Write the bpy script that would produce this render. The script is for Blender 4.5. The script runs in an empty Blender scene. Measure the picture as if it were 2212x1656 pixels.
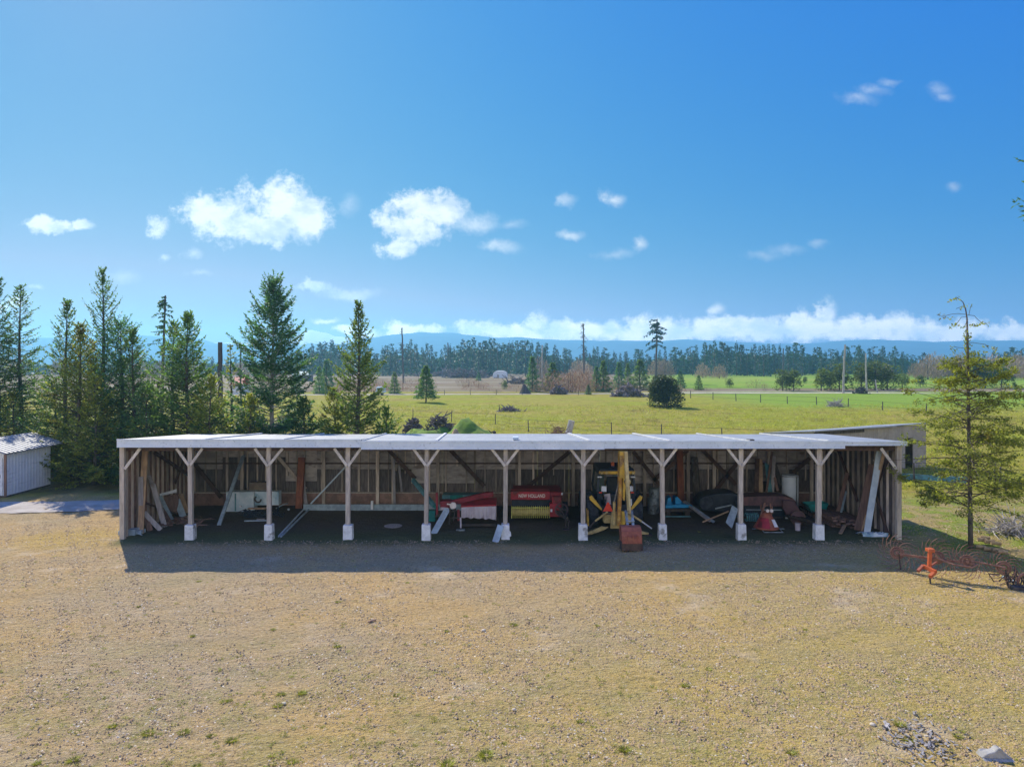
import bpy, math, random
import numpy as np
from mathutils import Vector, Matrix
R = random.Random(7)
S = bpy.context.scene
COL = S.collection
# ---------------------------------------------------------------- camera, sky, sun, exposure
# survey frame: a picture point (u right, v down) at distance Y (m) maps to world x, z; used to place things at real distances
F, CX, HZ, H = 1534.0, 1106.0, 781.0, 6.86
def X(u, Y): return (u-CX)*Y/F
def Z(v, Y): return H-(v-HZ)*Y/F
def GY(v): return H*F/(v-HZ)
cam = bpy.data.cameras.new("camera"); co = bpy.data.objects.new("camera", cam); COL.objects.link(co)
co.location = (0, 0, H); co.rotation_euler = (math.pi/2, 0, 0)
cam.sensor_width = 36; cam.lens = F/2212*36; cam.shift_y = -(828-HZ)/2212
cam.clip_start = 0.1; cam.clip_end = 30000
S.camera = co
SUNDIR = Vector((-2.5, 4.0, 3.84)).normalized()
EL = math.asin(SUNDIR.z); AZ = math.atan2(SUNDIR.x, SUNDIR.y)
sl = bpy.data.lights.new("sun", 'SUN'); so = bpy.data.objects.new("sun", sl); COL.objects.link(so)
sl.energy = 4.6; sl.angle = math.radians(0.5); sl.color = (1.0, 0.92, 0.77)
so.rotation_euler = (-SUNDIR).to_track_quat('-Z', 'Y').to_euler(); so.location = (-20, 30, 40)
S.view_settings.view_transform = 'Standard'; S.view_settings.look = 'None'
S.view_settings.gamma = 1; S.view_settings.use_curve_mapping = False
S.view_settings.exposure = 0.45
S.cycles.use_denoising = True
S.cycles.max_bounces = 6; S.cycles.diffuse_bounces = 5; S.cycles.glossy_bounces = 2
S.cycles.transmission_bounces = 4; S.cycles.transparent_max_bounces = 8; S.cycles.volume_bounces = 2
S.cycles.caustics_reflective = False; S.cycles.caustics_refractive = False

W = bpy.data.worlds.new("World"); S.world = W; W.use_nodes = True
nt = W.node_tree; nt.nodes.clear()
class NT:
    """small helper for node trees"""
    def __init__(s, t): s.t = t
    def n(s, typ, **kw):
        x = s.t.nodes.new(typ)
        for k, v in kw.items(): setattr(x, k, v)
        return x
    def l(s, a, b): s.t.links.new(a, b)
    def inp(s, sock, v):
        if isinstance(v, bpy.types.NodeSocket): s.l(v, sock)
        elif v is not None: sock.default_value = v
    def math(s, op, a, b=None, c=None, clamp=False):
        m = s.n('ShaderNodeMath', operation=op); m.use_clamp = clamp
        s.inp(m.inputs[0], a); s.inp(m.inputs[1], b); s.inp(m.inputs[2], c); return m.outputs[0]
    def vm(s, op, a, b=None):
        m = s.n('ShaderNodeVectorMath', operation=op); s.inp(m.inputs[0], a); s.inp(m.inputs[1], b)
        return m.outputs['Value'] if op == 'LENGTH' else m.outputs[0]
    def mix(s, f, a, b, blend='MIX'):
        m = s.n('ShaderNodeMix', data_type='RGBA', blend_type=blend)
        s.inp(m.inputs[0], f); s.inp(m.inputs[6], c4(a)); s.inp(m.inputs[7], c4(b)); return m.outputs[2]
    def noise(s, vec, scale, detail=3, rough=0.55, dist=0.0, col=False):
        m = s.n('ShaderNodeTexNoise'); s.inp(m.inputs['Vector'], vec); m.inputs['Scale'].default_value = scale
        m.inputs['Detail'].default_value = detail; m.inputs['Roughness'].default_value = rough
        m.inputs['Distortion'].default_value = dist
        return m.outputs['Color' if col else 'Fac']
    def ss(s, x, a, b, lo=0.0, hi=1.0):
        m = s.n('ShaderNodeMapRange', interpolation_type='SMOOTHSTEP')
        s.inp(m.inputs[0], x); s.inp(m.inputs[1], a); s.inp(m.inputs[2], b); m.inputs[3].default_value = lo; m.inputs[4].default_value = hi
        return m.outputs[0]
def c4(c):
    if isinstance(c, (tuple, list)) and len(c) == 3: return (*c, 1.0)
    return c
N = NT(nt)
sky = N.n('ShaderNodeTexSky', sky_type='NISHITA'); sky.sun_disc = False
sky.sun_elevation = EL; sky.sun_rotation = AZ; sky.air_density = 1.0; sky.dust_density = 0.35; sky.ozone_density = 3.0; sky.altitude = 100
tc = N.n('ShaderNodeTexCoord'); sep = N.n('ShaderNodeSeparateXYZ'); N.l(tc.outputs['Generated'], sep.inputs[0])
yy = N.math('MAXIMUM', sep.outputs[1], 0.02)
px = N.math('DIVIDE', sep.outputs[0], yy); pz = N.math('DIVIDE', sep.outputs[2], yy)
cb = N.n('ShaderNodeCombineXYZ'); N.l(px, cb.inputs[0]); N.l(pz, cb.inputs[1]); P2 = cb.outputs[0]
wn = N.noise(P2, 15.0, 6, 0.62, col=True)
wn = N.vm('SUBTRACT', wn, (0.5, 0.5, 0.5)); wn = N.vm('MULTIPLY', wn, (0.05, 0.035, 0)); P3 = N.vm('ADD', P2, wn)
def field(blobs):
    f = None
    for (u, v, rx, rz) in blobs:
        a = N.vm('SUBTRACT', P3, ((u-CX)/F, (HZ-v)/F, 0)); a = N.vm('MULTIPLY', a, (F/rx, F/rz, 1)); a = N.vm('LENGTH', a)
        f = a if f is None else N.math('MINIMUM', f, a)
    return N.math('SUBTRACT', 1.0, f)
thick = [(470,462,84,52),(600,436,88,62),(655,462,70,52),(520,485,125,44),(585,488,120,42),(903,440,66,36),(895,485,86,46),
  (950,455,62,44),(858,532,46,22),(122,490,60,16),(90,478,34,18),(175,487,30,13),(342,492,28,24),
  (1060,714,78,20),(1160,702,34,26),(1250,716,130,25),(1420,712,130,28),(1600,710,130,28),(1750,706,100,34),(1728,682,24,26),
  (1787,672,24,28),(1900,708,140,35),(2060,718,110,28),(2190,716,90,28),(880,712,85,18),(1120,718,110,20),(1330,716,130,24),(1510,716,130,24),(1680,716,110,26),(1830,716,110,28),(1990,717,130,28),(775,712,60,12),(672,620,40,14),(30,645,44,22)]
thin = [(1020,478,65,30),(1080,536,50,18),(1224,429,30,18),(1319,429,26,22),(1236,503,36,14),
  (1380,532,22,18),
  (353,557,18,10),(410,553,24,16),(750,633,92,16),(88,620,16,6),(1545,670,20,18),(710,690,30,7)]
faint = [(1850,212,50,14),(1885,196,44,12),(1920,182,26,9),(2035,192,26,18),(2045,208,26,14),(1650,548,50,12),(1700,536,50,12),(1770,522,28,11),(2064,405,22,10),(1330,548,46,12),(270,597,36,18),(430,595,34,9),(1100,480,44,14),(755,445,24,30)]
n1 = N.noise(P2, 30.0, 9, 0.66); n2 = N.noise(P2, 7.0, 3, 0.5)
den1 = N.math('ADD', field(thick), N.math('MULTIPLY', N.math('SUBTRACT', n1, 0.5), 2.7))
den1 = N.ss(den1, -0.16, 0.58)
den2 = N.math('ADD', field(thin), N.math('MULTIPLY', N.math('SUBTRACT', n1, 0.5), 1.9))
den2 = N.math('MULTIPLY', N.ss(den2, -0.2, 1.1), 0.72)
den3 = N.math('MULTIPLY', N.ss(N.math('ADD', field(faint), N.math('MULTIPLY', N.math('SUBTRACT', n1, 0.5), 1.4)), -0.25, 1.3), 0.36)
den = N.math('MAXIMUM', N.math('MAXIMUM', den1, den2), den3)
den = N.math('MULTIPLY', den, N.ss(sep.outputs[1], 0.1, 0.3))
n3 = N.noise(N.vm('MULTIPLY', P2, (1, 1.6, 1)), 20.0, 6, 0.6)
ccol = N.mix(N.ss(n3, 0.35, 0.62), (5.4, 6.1, 7.3), (9.2, 9.2, 9.1))
ccol = N.mix(N.ss(pz, .10, .035), ccol, N.mix(1.0, ccol, (2.3, 2.0, 1.75), 'MULTIPLY'))
# bright cloud bank added behind the viewer, unseen, to light the shed interior
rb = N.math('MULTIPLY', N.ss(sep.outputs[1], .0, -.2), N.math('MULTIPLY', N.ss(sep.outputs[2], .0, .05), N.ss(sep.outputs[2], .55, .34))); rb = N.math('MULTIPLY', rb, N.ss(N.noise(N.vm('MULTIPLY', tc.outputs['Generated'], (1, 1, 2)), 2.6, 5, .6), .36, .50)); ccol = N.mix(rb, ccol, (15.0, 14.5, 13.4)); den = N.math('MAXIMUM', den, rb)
tint = N.mix(1.0, sky.outputs[0], (0.80, 1.0, 1.30), 'MULTIPLY')
sc_ = N.n('ShaderNodeSeparateColor'); N.l(tint, sc_.inputs[0])
g_ = N.math('MULTIPLY', N.math('POWER', N.math('MULTIPLY', sc_.outputs[1], .304), .58), 1.78)
r_ = N.math('MINIMUM', N.math('MULTIPLY', N.math('POWER', sc_.outputs[0], 2.7), .033), N.math('MULTIPLY', g_, .95))
b_ = N.math('MULTIPLY', N.math('POWER', N.math('DIVIDE', sc_.outputs[2], 6.3), -0.22), 5.75)
cc_ = N.n('ShaderNodeCombineColor'); N.l(r_, cc_.inputs[0]); N.l(g_, cc_.inputs[1]); N.l(b_, cc_.inputs[2]); tint = cc_.outputs[0]
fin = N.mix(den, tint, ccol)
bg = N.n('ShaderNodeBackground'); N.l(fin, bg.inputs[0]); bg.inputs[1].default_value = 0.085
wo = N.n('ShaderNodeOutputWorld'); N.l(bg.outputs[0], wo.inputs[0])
W.cycles.sampling_method = 'MANUAL'; W.cycles.sample_map_resolution = 512

# ---------------------------------------------------------------- mesh helpers
ORG = {}
def top(name, label, cat, loc=(0, 0, 0), group=None):
    o = bpy.data.objects.new(name, None); COL.objects.link(o); o.location = loc; o.empty_display_size = 0.2
    o["label"] = label; o["category"] = cat
    if group: o["group"] = group
    ORG[o] = Vector(loc); return o
def tag(o, label, cat, group=None):
    o["label"] = label; o["category"] = cat
    if group: o["group"] = group
    return o
class MB:
    def __init__(s): s.v = []; s.f = []; s.sm = False
    def add(s, vs, fs):
        b = len(s.v); s.v += [tuple(v) for v in vs]; s.f += [tuple(b+i for i in f) for f in fs]; return s
    def box(s, x0, x1, y0, y1, z0, z1):
        return s.add([(x0,y0,z0),(x1,y0,z0),(x1,y1,z0),(x0,y1,z0),(x0,y0,z1),(x1,y0,z1),(x1,y1,z1),(x0,y1,z1)],
              [(0,3,2,1),(4,5,6,7),(0,1,5,4),(1,2,6,5),(2,3,7,6),(3,0,4,7)])
    def hexa(s, b, t):  # four bottom, four top points
        return s.add(list(b)+list(t), [(0,3,2,1),(4,5,6,7),(0,1,5,4),(1,2,6,5),(2,3,7,6),(3,0,4,7)])
    def beam(s, a, b, w, d, up=(0, 0, 1)):
        a = Vector(a); b = Vector(b); k = (b-a).normalized(); up = Vector(up)
        if abs(k.dot(up)) > 0.98: up = Vector((0, 1, 0))
        sd = k.cross(up).normalized()*w/2; u2 = sd.cross(k).normalized()*d/2
        return s.hexa([a-sd-u2, a+sd-u2, a+sd+u2, a-sd+u2], [b-sd-u2, b+sd-u2, b+sd+u2, b-sd+u2])
    def tube(s, a, b, r0, r1=None, n=10, cap=True):
        return s.path([a, b], [r0, r0 if r1 is None else r1], n, cap)
    def path(s, pts, rad, n=8, cap=True):
        pts = [Vector(p) for p in pts]
        if not isinstance(rad, (list, tuple)): rad = [rad]*len(pts)
        base = len(s.v); pr = None
        for i, p in enumerate(pts):
            k = (pts[min(i+1, len(pts)-1)]-pts[max(i-1, 0)]).normalized()
            if pr is None:
                q = Vector((0, 0, 1)) if abs(k.z) < .9 else Vector((1, 0, 0)); e = k.cross(q).normalized()
            else: e = (pr-k*pr.dot(k)).normalized()
            pr = e; g = k.cross(e)
            for j in range(n):
                t = 2*math.pi*j/n; s.v.append(tuple(p+(e*math.cos(t)+g*math.sin(t))*rad[i]))
        for i in range(len(pts)-1):
            for j in range(n):
                a = base+i*n+j; b = base+i*n+(j+1) % n; s.f.append((a, b, b+n, a+n))
        if cap:
            s.f.append(tuple(base+j for j in range(n))[::-1]); s.f.append(tuple(base+(len(pts)-1)*n+j for j in range(n)))
        return s
    def lathe(s, prof, c, n=20, axis='z'):
        base = len(s.v); c = Vector(c)
        for (r, h) in prof:
            for j in range(n):
                t = 2*math.pi*j/n; a, b = r*math.cos(t), r*math.sin(t)
                s.v.append(tuple(c+(Vector((a, b, h)) if axis == 'z' else Vector((h, a, b)) if axis == 'x' else Vector((a, h, b)))))
        for i in range(len(prof)-1):
            for j in range(n):
                a = base+i*n+j; b = base+i*n+(j+1) % n; s.f.append((a, b, b+n, a+n))
        s.f.append(tuple(base+j for j in range(n))[::-1]); s.f.append(tuple(base+(len(prof)-1)*n+j for j in range(n)))
        return s
    def ring(s, c, ax, Rr, r, n=28, m=6, a0=0, a1=2*math.pi):
        ax = Vector(ax).normalized(); q = Vector((0, 0, 1)) if abs(ax.z) < .9 else Vector((1, 0, 0)); e = ax.cross(q).normalized(); g = ax.cross(e); c = Vector(c)
        pts = [c+(e*math.cos(a0+(a1-a0)*i/n)+g*math.sin(a0+(a1-a0)*i/n))*Rr for i in range(n+1)]
        return s.path(pts, r, m, True)
    def prism(s, poly, vec):
        n = len(poly); vec = Vector(vec); a = [Vector(p) for p in poly]
        return s.add(a+[p+vec for p in a], [tuple(range(n))[::-1], tuple(range(n, 2*n))]+[(i, (i+1) % n, n+(i+1) % n, n+i) for i in range(n)])
    def smooth(s): s.sm = True; return s
    def build(s, name, m, parent=None, label=None, kind=None, bevel=0.0):
        org = Vector((0, 0, 0)); p = parent
        while p is not None:
            if p in ORG: org = ORG[p]; break
            p = p.parent
        me = bpy.data.meshes.new(name)
        if s.v: me.from_pydata([(v[0]-org.x, v[1]-org.y, v[2]-org.z) for v in s.v], [], s.f)
        fix_normals(me)
        if s.sm: me.polygons.foreach_set('use_smooth', [True]*len(me.polygons))
        me.materials.append(m)
        o = bpy.data.objects.new(name, me); COL.objects.link(o)
        if parent is not None: o.parent = parent
        if label: o["label"] = label
        if kind: o["kind"] = kind
        if bevel:
            b = o.modifiers.new("bevel", 'BEVEL'); b.width = bevel; b.segments = 2; b.limit_method = 'ANGLE'
        return o
import bmesh
def fix_normals(me):
    if len(me.polygons) > 6000: return
    bm = bmesh.new(); bm.from_mesh(me); bmesh.ops.recalc_face_normals(bm, faces=bm.faces); bm.to_mesh(me); bm.free()
def np_mesh(name, V, Q, m, parent=None, kind=None, k=4):
    me = bpy.data.meshes.new(name); V = np.asarray(V, dtype=np.float32); Q = np.asarray(Q, dtype=np.int32)
    me.vertices.add(len(V)); me.vertices.foreach_set('co', V.ravel())
    me.loops.add(Q.size); me.loops.foreach_set('vertex_index', Q.ravel())
    me.polygons.add(len(Q)); me.polygons.foreach_set('loop_start', np.arange(len(Q), dtype=np.int32)*k)
    me.polygons.foreach_set('loop_total', np.full(len(Q), k, dtype=np.int32))
    me.update(calc_edges=True); me.materials.append(m)
    o = bpy.data.objects.new(name, me); COL.objects.link(o)
    if parent is not None: o.parent = parent
    if kind: o["kind"] = kind
    return o

# ---------------------------------------------------------------- materials
def newmat(name):
    m = bpy.data.materials.new(name); m.use_nodes = True; t = m.node_tree; t.nodes.clear(); n = NT(t)
    out = n.n('ShaderNodeOutputMaterial'); b = n.n('ShaderNodeBsdfPrincipled'); n.l(b.outputs[0], out.inputs[0]); return m, n, b, out
def pm(name, c1, c2=None, scale=3.0, rough=0.7, metal=0.0, bump=0.0, stretch=(1, 1, 1), rnd=0.0, detail=4, c3=None, spec=0.3, lo=0.38, hi=0.62, bscale=None):
    m, n, b, out = newmat(name); tc = n.n('ShaderNodeTexCoord'); oi = n.n('ShaderNodeObjectInfo')
    v = n.vm('MULTIPLY', tc.outputs['Object'], stretch)
    off = n.vm('MULTIPLY', oi.outputs['Location'], (0.37, 0.71, 0.13)); v = n.vm('ADD', v, off)
    rv = n.n('ShaderNodeCombineXYZ'); n.l(n.math('MULTIPLY', oi.outputs['Random'], 31.0), rv.inputs[0]); v = n.vm('ADD', v, rv.outputs[0])
    if c2 is None: c2 = tuple(x*0.72 for x in c1)
    f = n.noise(v, scale, detail, 0.6); col = n.mix(n.ss(f, lo, hi), c1, c2)
    if c3 is not None:
        g = n.noise(n.vm('ADD', v, (5, 9, 3)), scale*0.45, 5, 0.65); col = n.mix(n.ss(g, 0.54, 0.66), col, c3)
    if rnd:
        hsv = n.n('ShaderNodeHueSaturation'); n.l(col, hsv.inputs['Color'])
        n.inp(hsv.inputs['Value'], n.math('ADD', n.math('MULTIPLY', oi.outputs['Random'], 2*rnd), 1-rnd)); col = hsv.outputs[0]
    n.l(col, b.inputs['Base Color']); b.inputs['Roughness'].default_value = rough; b.inputs['Metallic'].default_value = metal
    b.inputs['Specular IOR Level'].default_value = spec
    if bump:
        bp = n.n('ShaderNodeBump'); bp.inputs['Strength'].default_value = bump; bp.inputs['Distance'].default_value = 0.02
        n.l(n.noise(v, bscale or scale*4, 4, 0.6), bp.inputs['Height']); n.l(bp.outputs[0], b.inputs['Normal'])
    return m
def leafmat(name, a, b2, trans=0.35, scale=0.9, rnd=0.2, c3=None):
    m, n, b, out = newmat(name); tc = n.n('ShaderNodeTexCoord'); oi = n.n('ShaderNodeObjectInfo')
    rv = n.n('ShaderNodeCombineXYZ'); n.l(n.math('MULTIPLY', oi.outputs['Random'], 50.0), rv.inputs[0]); v = n.vm('ADD', tc.outputs['Object'], rv.outputs[0])
    col = n.mix(n.ss(n.noise(v, scale, 4, 0.65), 0.38, 0.62), a, b2)
    fine = n.noise(v, scale*9, 2, 0.6); col = n.mix(n.ss(fine, 0.3, 0.75), col, tuple(x*1.7 for x in a))
    if c3 is not None: col = n.mix(n.ss(n.noise(n.vm('ADD', v, (7, 3, 1)), scale*1.6, 3, 0.6), 0.56, 0.68), col, c3)
    hsv = n.n('ShaderNodeHueSaturation'); n.l(col, hsv.inputs['Color'])
    n.inp(hsv.inputs['Value'], n.math('ADD', n.math('MULTIPLY', oi.outputs['Random'], 2*rnd), 1-rnd)); col = hsv.outputs[0]
    n.l(col, b.inputs['Base Color']); b.inputs['Roughness'].default_value = 0.55; b.inputs['Specular IOR Level'].default_value = 0.3
    tr = n.n('ShaderNodeBsdfTranslucent'); n.l(n.mix(1.0, col, (1.5, 1.6, 0.7), 'MULTIPLY'), tr.inputs[0])
    ms = n.n('ShaderNodeMixShader'); ms.inputs[0].default_value = trans
    n.l(b.outputs[0], ms.inputs[1]); n.l(tr.outputs[0], ms.inputs[2]); n.l(ms.outputs[0], out.inputs[0]); return m
M = {}
M['post'] = pm('post_wood', (.52,.46,.38), (.38,.33,.28), 5, .8, bump=.4, stretch=(3,3,.5), rnd=.12)
M['stud'] = pm('stud_wood', (.62,.53,.43), (.44,.37,.30), 4, .85, bump=.3, stretch=(3,3,.4), rnd=.45)
M['brace'] = pm('brace_wood', (.62,.57,.50), (.46,.42,.37), 5, .8, bump=.3, rnd=.12)
M['dkbrace'] = pm('dark_brace_wood', (.14,.085,.06), (.08,.05,.04), 5, .85, bump=.3, rnd=.2)
M['ply'] = pm('weathered_plywood', (.52,.47,.42), (.36,.32,.29), 2.2, .85, bump=.2, stretch=(1,1,2.5), rnd=.22, c3=(.24,.19,.16))
M['dkboard'] = pm('dark_siding_board', (.19,.16,.145), (.11,.095,.085), 3, .9, bump=.3, stretch=(4,1,.6), rnd=.3)
M['skirt'] = pm('skirt_plank', (.34,.21,.165), (.22,.14,.11), 3, .9, bump=.3, rnd=.3, c3=(.22,.15,.11))
M['conc'] = pm('concrete', (.80,.81,.80), (.66,.67,.66), 5, .85, bump=.5, c3=(.30,.29,.26), rnd=.08)
def metalsheet(name, c1, c2, axis, period, rough=.4, metal=.0, rnd=0.0, bstr=0.5):
    m, n, b, out = newmat(name); tc = n.n('ShaderNodeTexCoord'); sp = n.n('ShaderNodeSeparateXYZ'); n.l(tc.outputs['Object'], sp.inputs[0])
    v = tc.outputs['Object']; col = n.mix(n.ss(n.noise(v, 1.3, 5, .65), .38, .62), c1, c2)
    col = n.mix(n.ss(n.noise(n.vm('MULTIPLY', v, (.5, 5, 5) if axis == 0 else (5, .5, 5)), 2.0, 4, .6), .55, .75), col, tuple(x*.7 for x in c2))
    w = n.math('SINE', n.math('MULTIPLY', sp.outputs[axis], 2*math.pi/period)); w = n.ss(w, .6, 1.0)
    bp = n.n('ShaderNodeBump'); bp.inputs['Strength'].default_value = bstr; bp.inputs['Distance'].default_value = .02; n.l(w, bp.inputs['Height'])
    n.l(bp.outputs[0], b.inputs['Normal']); n.l(col, b.inputs['Base Color']); b.inputs['Roughness'].default_value = rough; b.inputs['Metallic'].default_value = metal
    return m
M['roof'] = metalsheet('roof_sheet', (.36,.38,.40), (.28,.30,.33), 0, .3, .6, .15, bstr=.12)
M['fascia'] = metalsheet('fascia_metal', (.70,.78,.86), (.60,.69,.78), 2, .11, .4, .0, bstr=.25)
M['wmetal'] = metalsheet('pale_wall_metal', (.74,.79,.84), (.66,.71,.77), 1, .23, .5, .0)
M['gmetal'] = metalsheet('grey_wall_metal', (.36,.31,.26), (.30,.26,.22), 0, .3, .6, .0)
M['whitetrim'] = pm('white_trim', (.70,.70,.68), (.55,.56,.56), 3, .6)
M['yellow'] = pm('yellow_paint', (.72,.45,.05), (.52,.32,.05), 3, .5, bump=.1, c3=(.22,.13,.06))
M['paleyel'] = pm('faded_yellow_paint', (.60,.47,.20), (.44,.32,.12), 4, .55, bump=.1, c3=(.26,.16,.08))
M['black'] = pm('black_paint', (.014,.022,.034), (.028,.036,.05), 4, .45)
M['rubber'] = pm('rubber', (.022,.028,.038), (.05,.056,.068), 6, .8, bump=.3)
M['steel'] = pm('bare_steel', (.45,.45,.45), (.32,.32,.33), 6, .35, metal=.8)
M['iron'] = pm('dark_iron', (.05,.045,.042), (.09,.07,.06), 6, .7, metal=.2, bump=.2)
M['rust'] = pm('rust', (.38,.12,.07), (.26,.085,.055), 5, .85, bump=.3, c3=(.38,.15,.08))
M['rustbar'] = pm('rusty_bar', (.30,.16,.11), (.20,.10,.07), 6, .8, bump=.2)
M['red'] = pm('red_paint', (.44,.035,.05), (.30,.03,.04), 3, .45, c3=(.14,.03,.03))
M['dkred'] = pm('dull_red_paint', (.26,.03,.042), (.16,.025,.03), 3, .6, c3=(.06,.03,.03))
M['maroon'] = pm('faded_maroon_paint', (.13,.07,.075), (.08,.05,.055), 3, .7, c3=(.17,.085,.075))
M['curtain'] = pm('pale_canvas', (.55,.49,.50), (.44,.38,.40), 3, .85, bump=.3)
M['ylwire'] = pm('yellow_wire', (.80,.80,.20), (.66,.64,.16), 6, .6)
M['letter'] = pm('cream_lettering', (.80,.72,.66), (.7,.62,.56), 5, .6)
M['orange'] = pm('orange_paint', (.62,.13,.04), (.45,.11,.04), 5, .55)
M['smv'] = pm('orange_reflector', (.95,.10,.05), (.85,.08,.04), 5, .4)
M['blue'] = pm('blue_paint', (.02,.30,.60), (.02,.20,.42), 3, .5)
M['teal'] = pm('teal_paint', (.02,.26,.24), (.02,.18,.17), 3, .55)
M['paleteal'] = pm('faded_teal_paint', (.12,.30,.33), (.09,.20,.23), 4, .6)
M['tank'] = pm('white_enamel', (.80,.88,.95), (.72,.80,.90), 1.5, .4, c3=(.62,.70,.8))
M['galv'] = pm('galvanised', (.36,.42,.45), (.22,.27,.30), 5, .45, metal=.5, c3=(.12,.13,.14))
M['white'] = pm('white_paint', (.74,.76,.78), (.6,.63,.66), 3, .5)
M['panelblue'] = pm('pale_blue_panel', (.66,.74,.78), (.50,.62,.68), 2.2, .5, c3=(.22,.38,.45))
M['card'] = pm('cardboard', (.22,.17,.12), (.16,.12,.09), 3, .9)
M['timber'] = pm('reddish_timber', (.30,.11,.055), (.20,.075,.045), 3, .85, bump=.4, stretch=(4,4,.4), rnd=.2)
M['tanboard'] = pm('tan_board', (.48,.33,.20), (.34,.23,.15), 4, .85, bump=.3, stretch=(3,3,.4), rnd=.25)
M['greyboard'] = pm('grey_board', (.42,.39,.39), (.30,.28,.28), 4, .85, bump=.3, stretch=(3,3,.4), rnd=.2)
M['brownboard'] = pm('brown_board', (.26,.16,.125), (.17,.11,.09), 4, .85, bump=.3, stretch=(3,3,.4), rnd=.25)
M['blueboard'] = pm('blue_grey_board', (.38,.48,.54), (.27,.34,.40), 4, .75, bump=.3, rnd=.1)
M['whiteboard'] = pm('white_board', (.60,.70,.76), (.48,.58,.66), 3, .7, rnd=.05)
M['bark'] = pm('bark', (.115,.095,.075), (.065,.055,.045), 7, .95, bump=.6, stretch=(1,1,.35), rnd=.15, c3=(.17,.15,.13))
M['palebark'] = pm('bleached_wood', (.50,.46,.42), (.34,.31,.28), 5, .9, bump=.4, stretch=(2,2,.3), rnd=.15)
M['burnt'] = pm('burnt_wood', (.05,.044,.042), (.10,.088,.08), 4, .9, bump=.6, stretch=(2,2,.3))
M['snag'] = pm('snag_wood', (.07,.062,.058), (.13,.12,.11), 4, .9, bump=.4, rnd=.2)
M['logend'] = pm('split_firewood', (.45,.33,.19), (.34,.24,.14), 7, .9, bump=.4, rnd=.2)
M['root'] = pm('dark_root_wood', (.11,.085,.085), (.20,.165,.16), 4, .95, bump=.5, rnd=.2)
M['glass'] = pm('cab_glass', (.03,.055,.055), (.05,.09,.09), 2, .08, spec=.8)
M['redroof'] = pm('red_roof', (.55,.06,.05), (.45,.05,.045), 3, .6)
M['stone'] = pm('grey_stone', (.42,.40,.36), (.30,.29,.27), 4, .85, bump=.4)
M['n1'] = leafmat('fir_needles', (.10,.165,.05), (.06,.115,.045), .5, .7, .2, c3=(.13,.145,.035))
M['n2'] = leafmat('blue_fir_needles', (.072,.15,.075), (.05,.105,.06), .48, .7, .2)
M['n3'] = leafmat('yellow_fir_needles', (.22,.235,.045), (.14,.16,.04), .5, .7, .15, c3=(.19,.14,.04))
M['far'] = leafmat('far_needles', (.024,.070,.056), (.015,.046,.040), .25, .35, .35)
M['far2'] = leafmat('far_pine_needles', (.095,.125,.028), (.055,.08,.025), .4, .4, .25)
M['brush'] = leafmat('bare_brush', (.26,.18,.145), (.18,.13,.11), .2, .5, .25)
M['brush2'] = leafmat('reddish_brush', (.20,.09,.06), (.14,.07,.05), .2, .5, .25)
M['bush'] = leafmat('broadleaf', (.055,.075,.022), (.03,.045,.018), .25, .8, .2)
M['grass'] = leafmat('grass_blades', (.25,.25,.04), (.17,.17,.03), .25, .8, .2)
M['fgrass'] = leafmat('field_grass_blades', (.27,.27,.04), (.18,.18,.035), .3, .1, .2, c3=(.24,.19,.07))
M['peb1'] = pm('pale_pebble', (.66,.58,.45), (.50,.42,.31), 5, .8)
M['peb2'] = pm('tan_pebble', (.47,.34,.18), (.38,.26,.14), 5, .85)
M['peb3'] = pm('grey_pebble', (.32,.26,.19), (.22,.18,.13), 5, .85)

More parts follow.
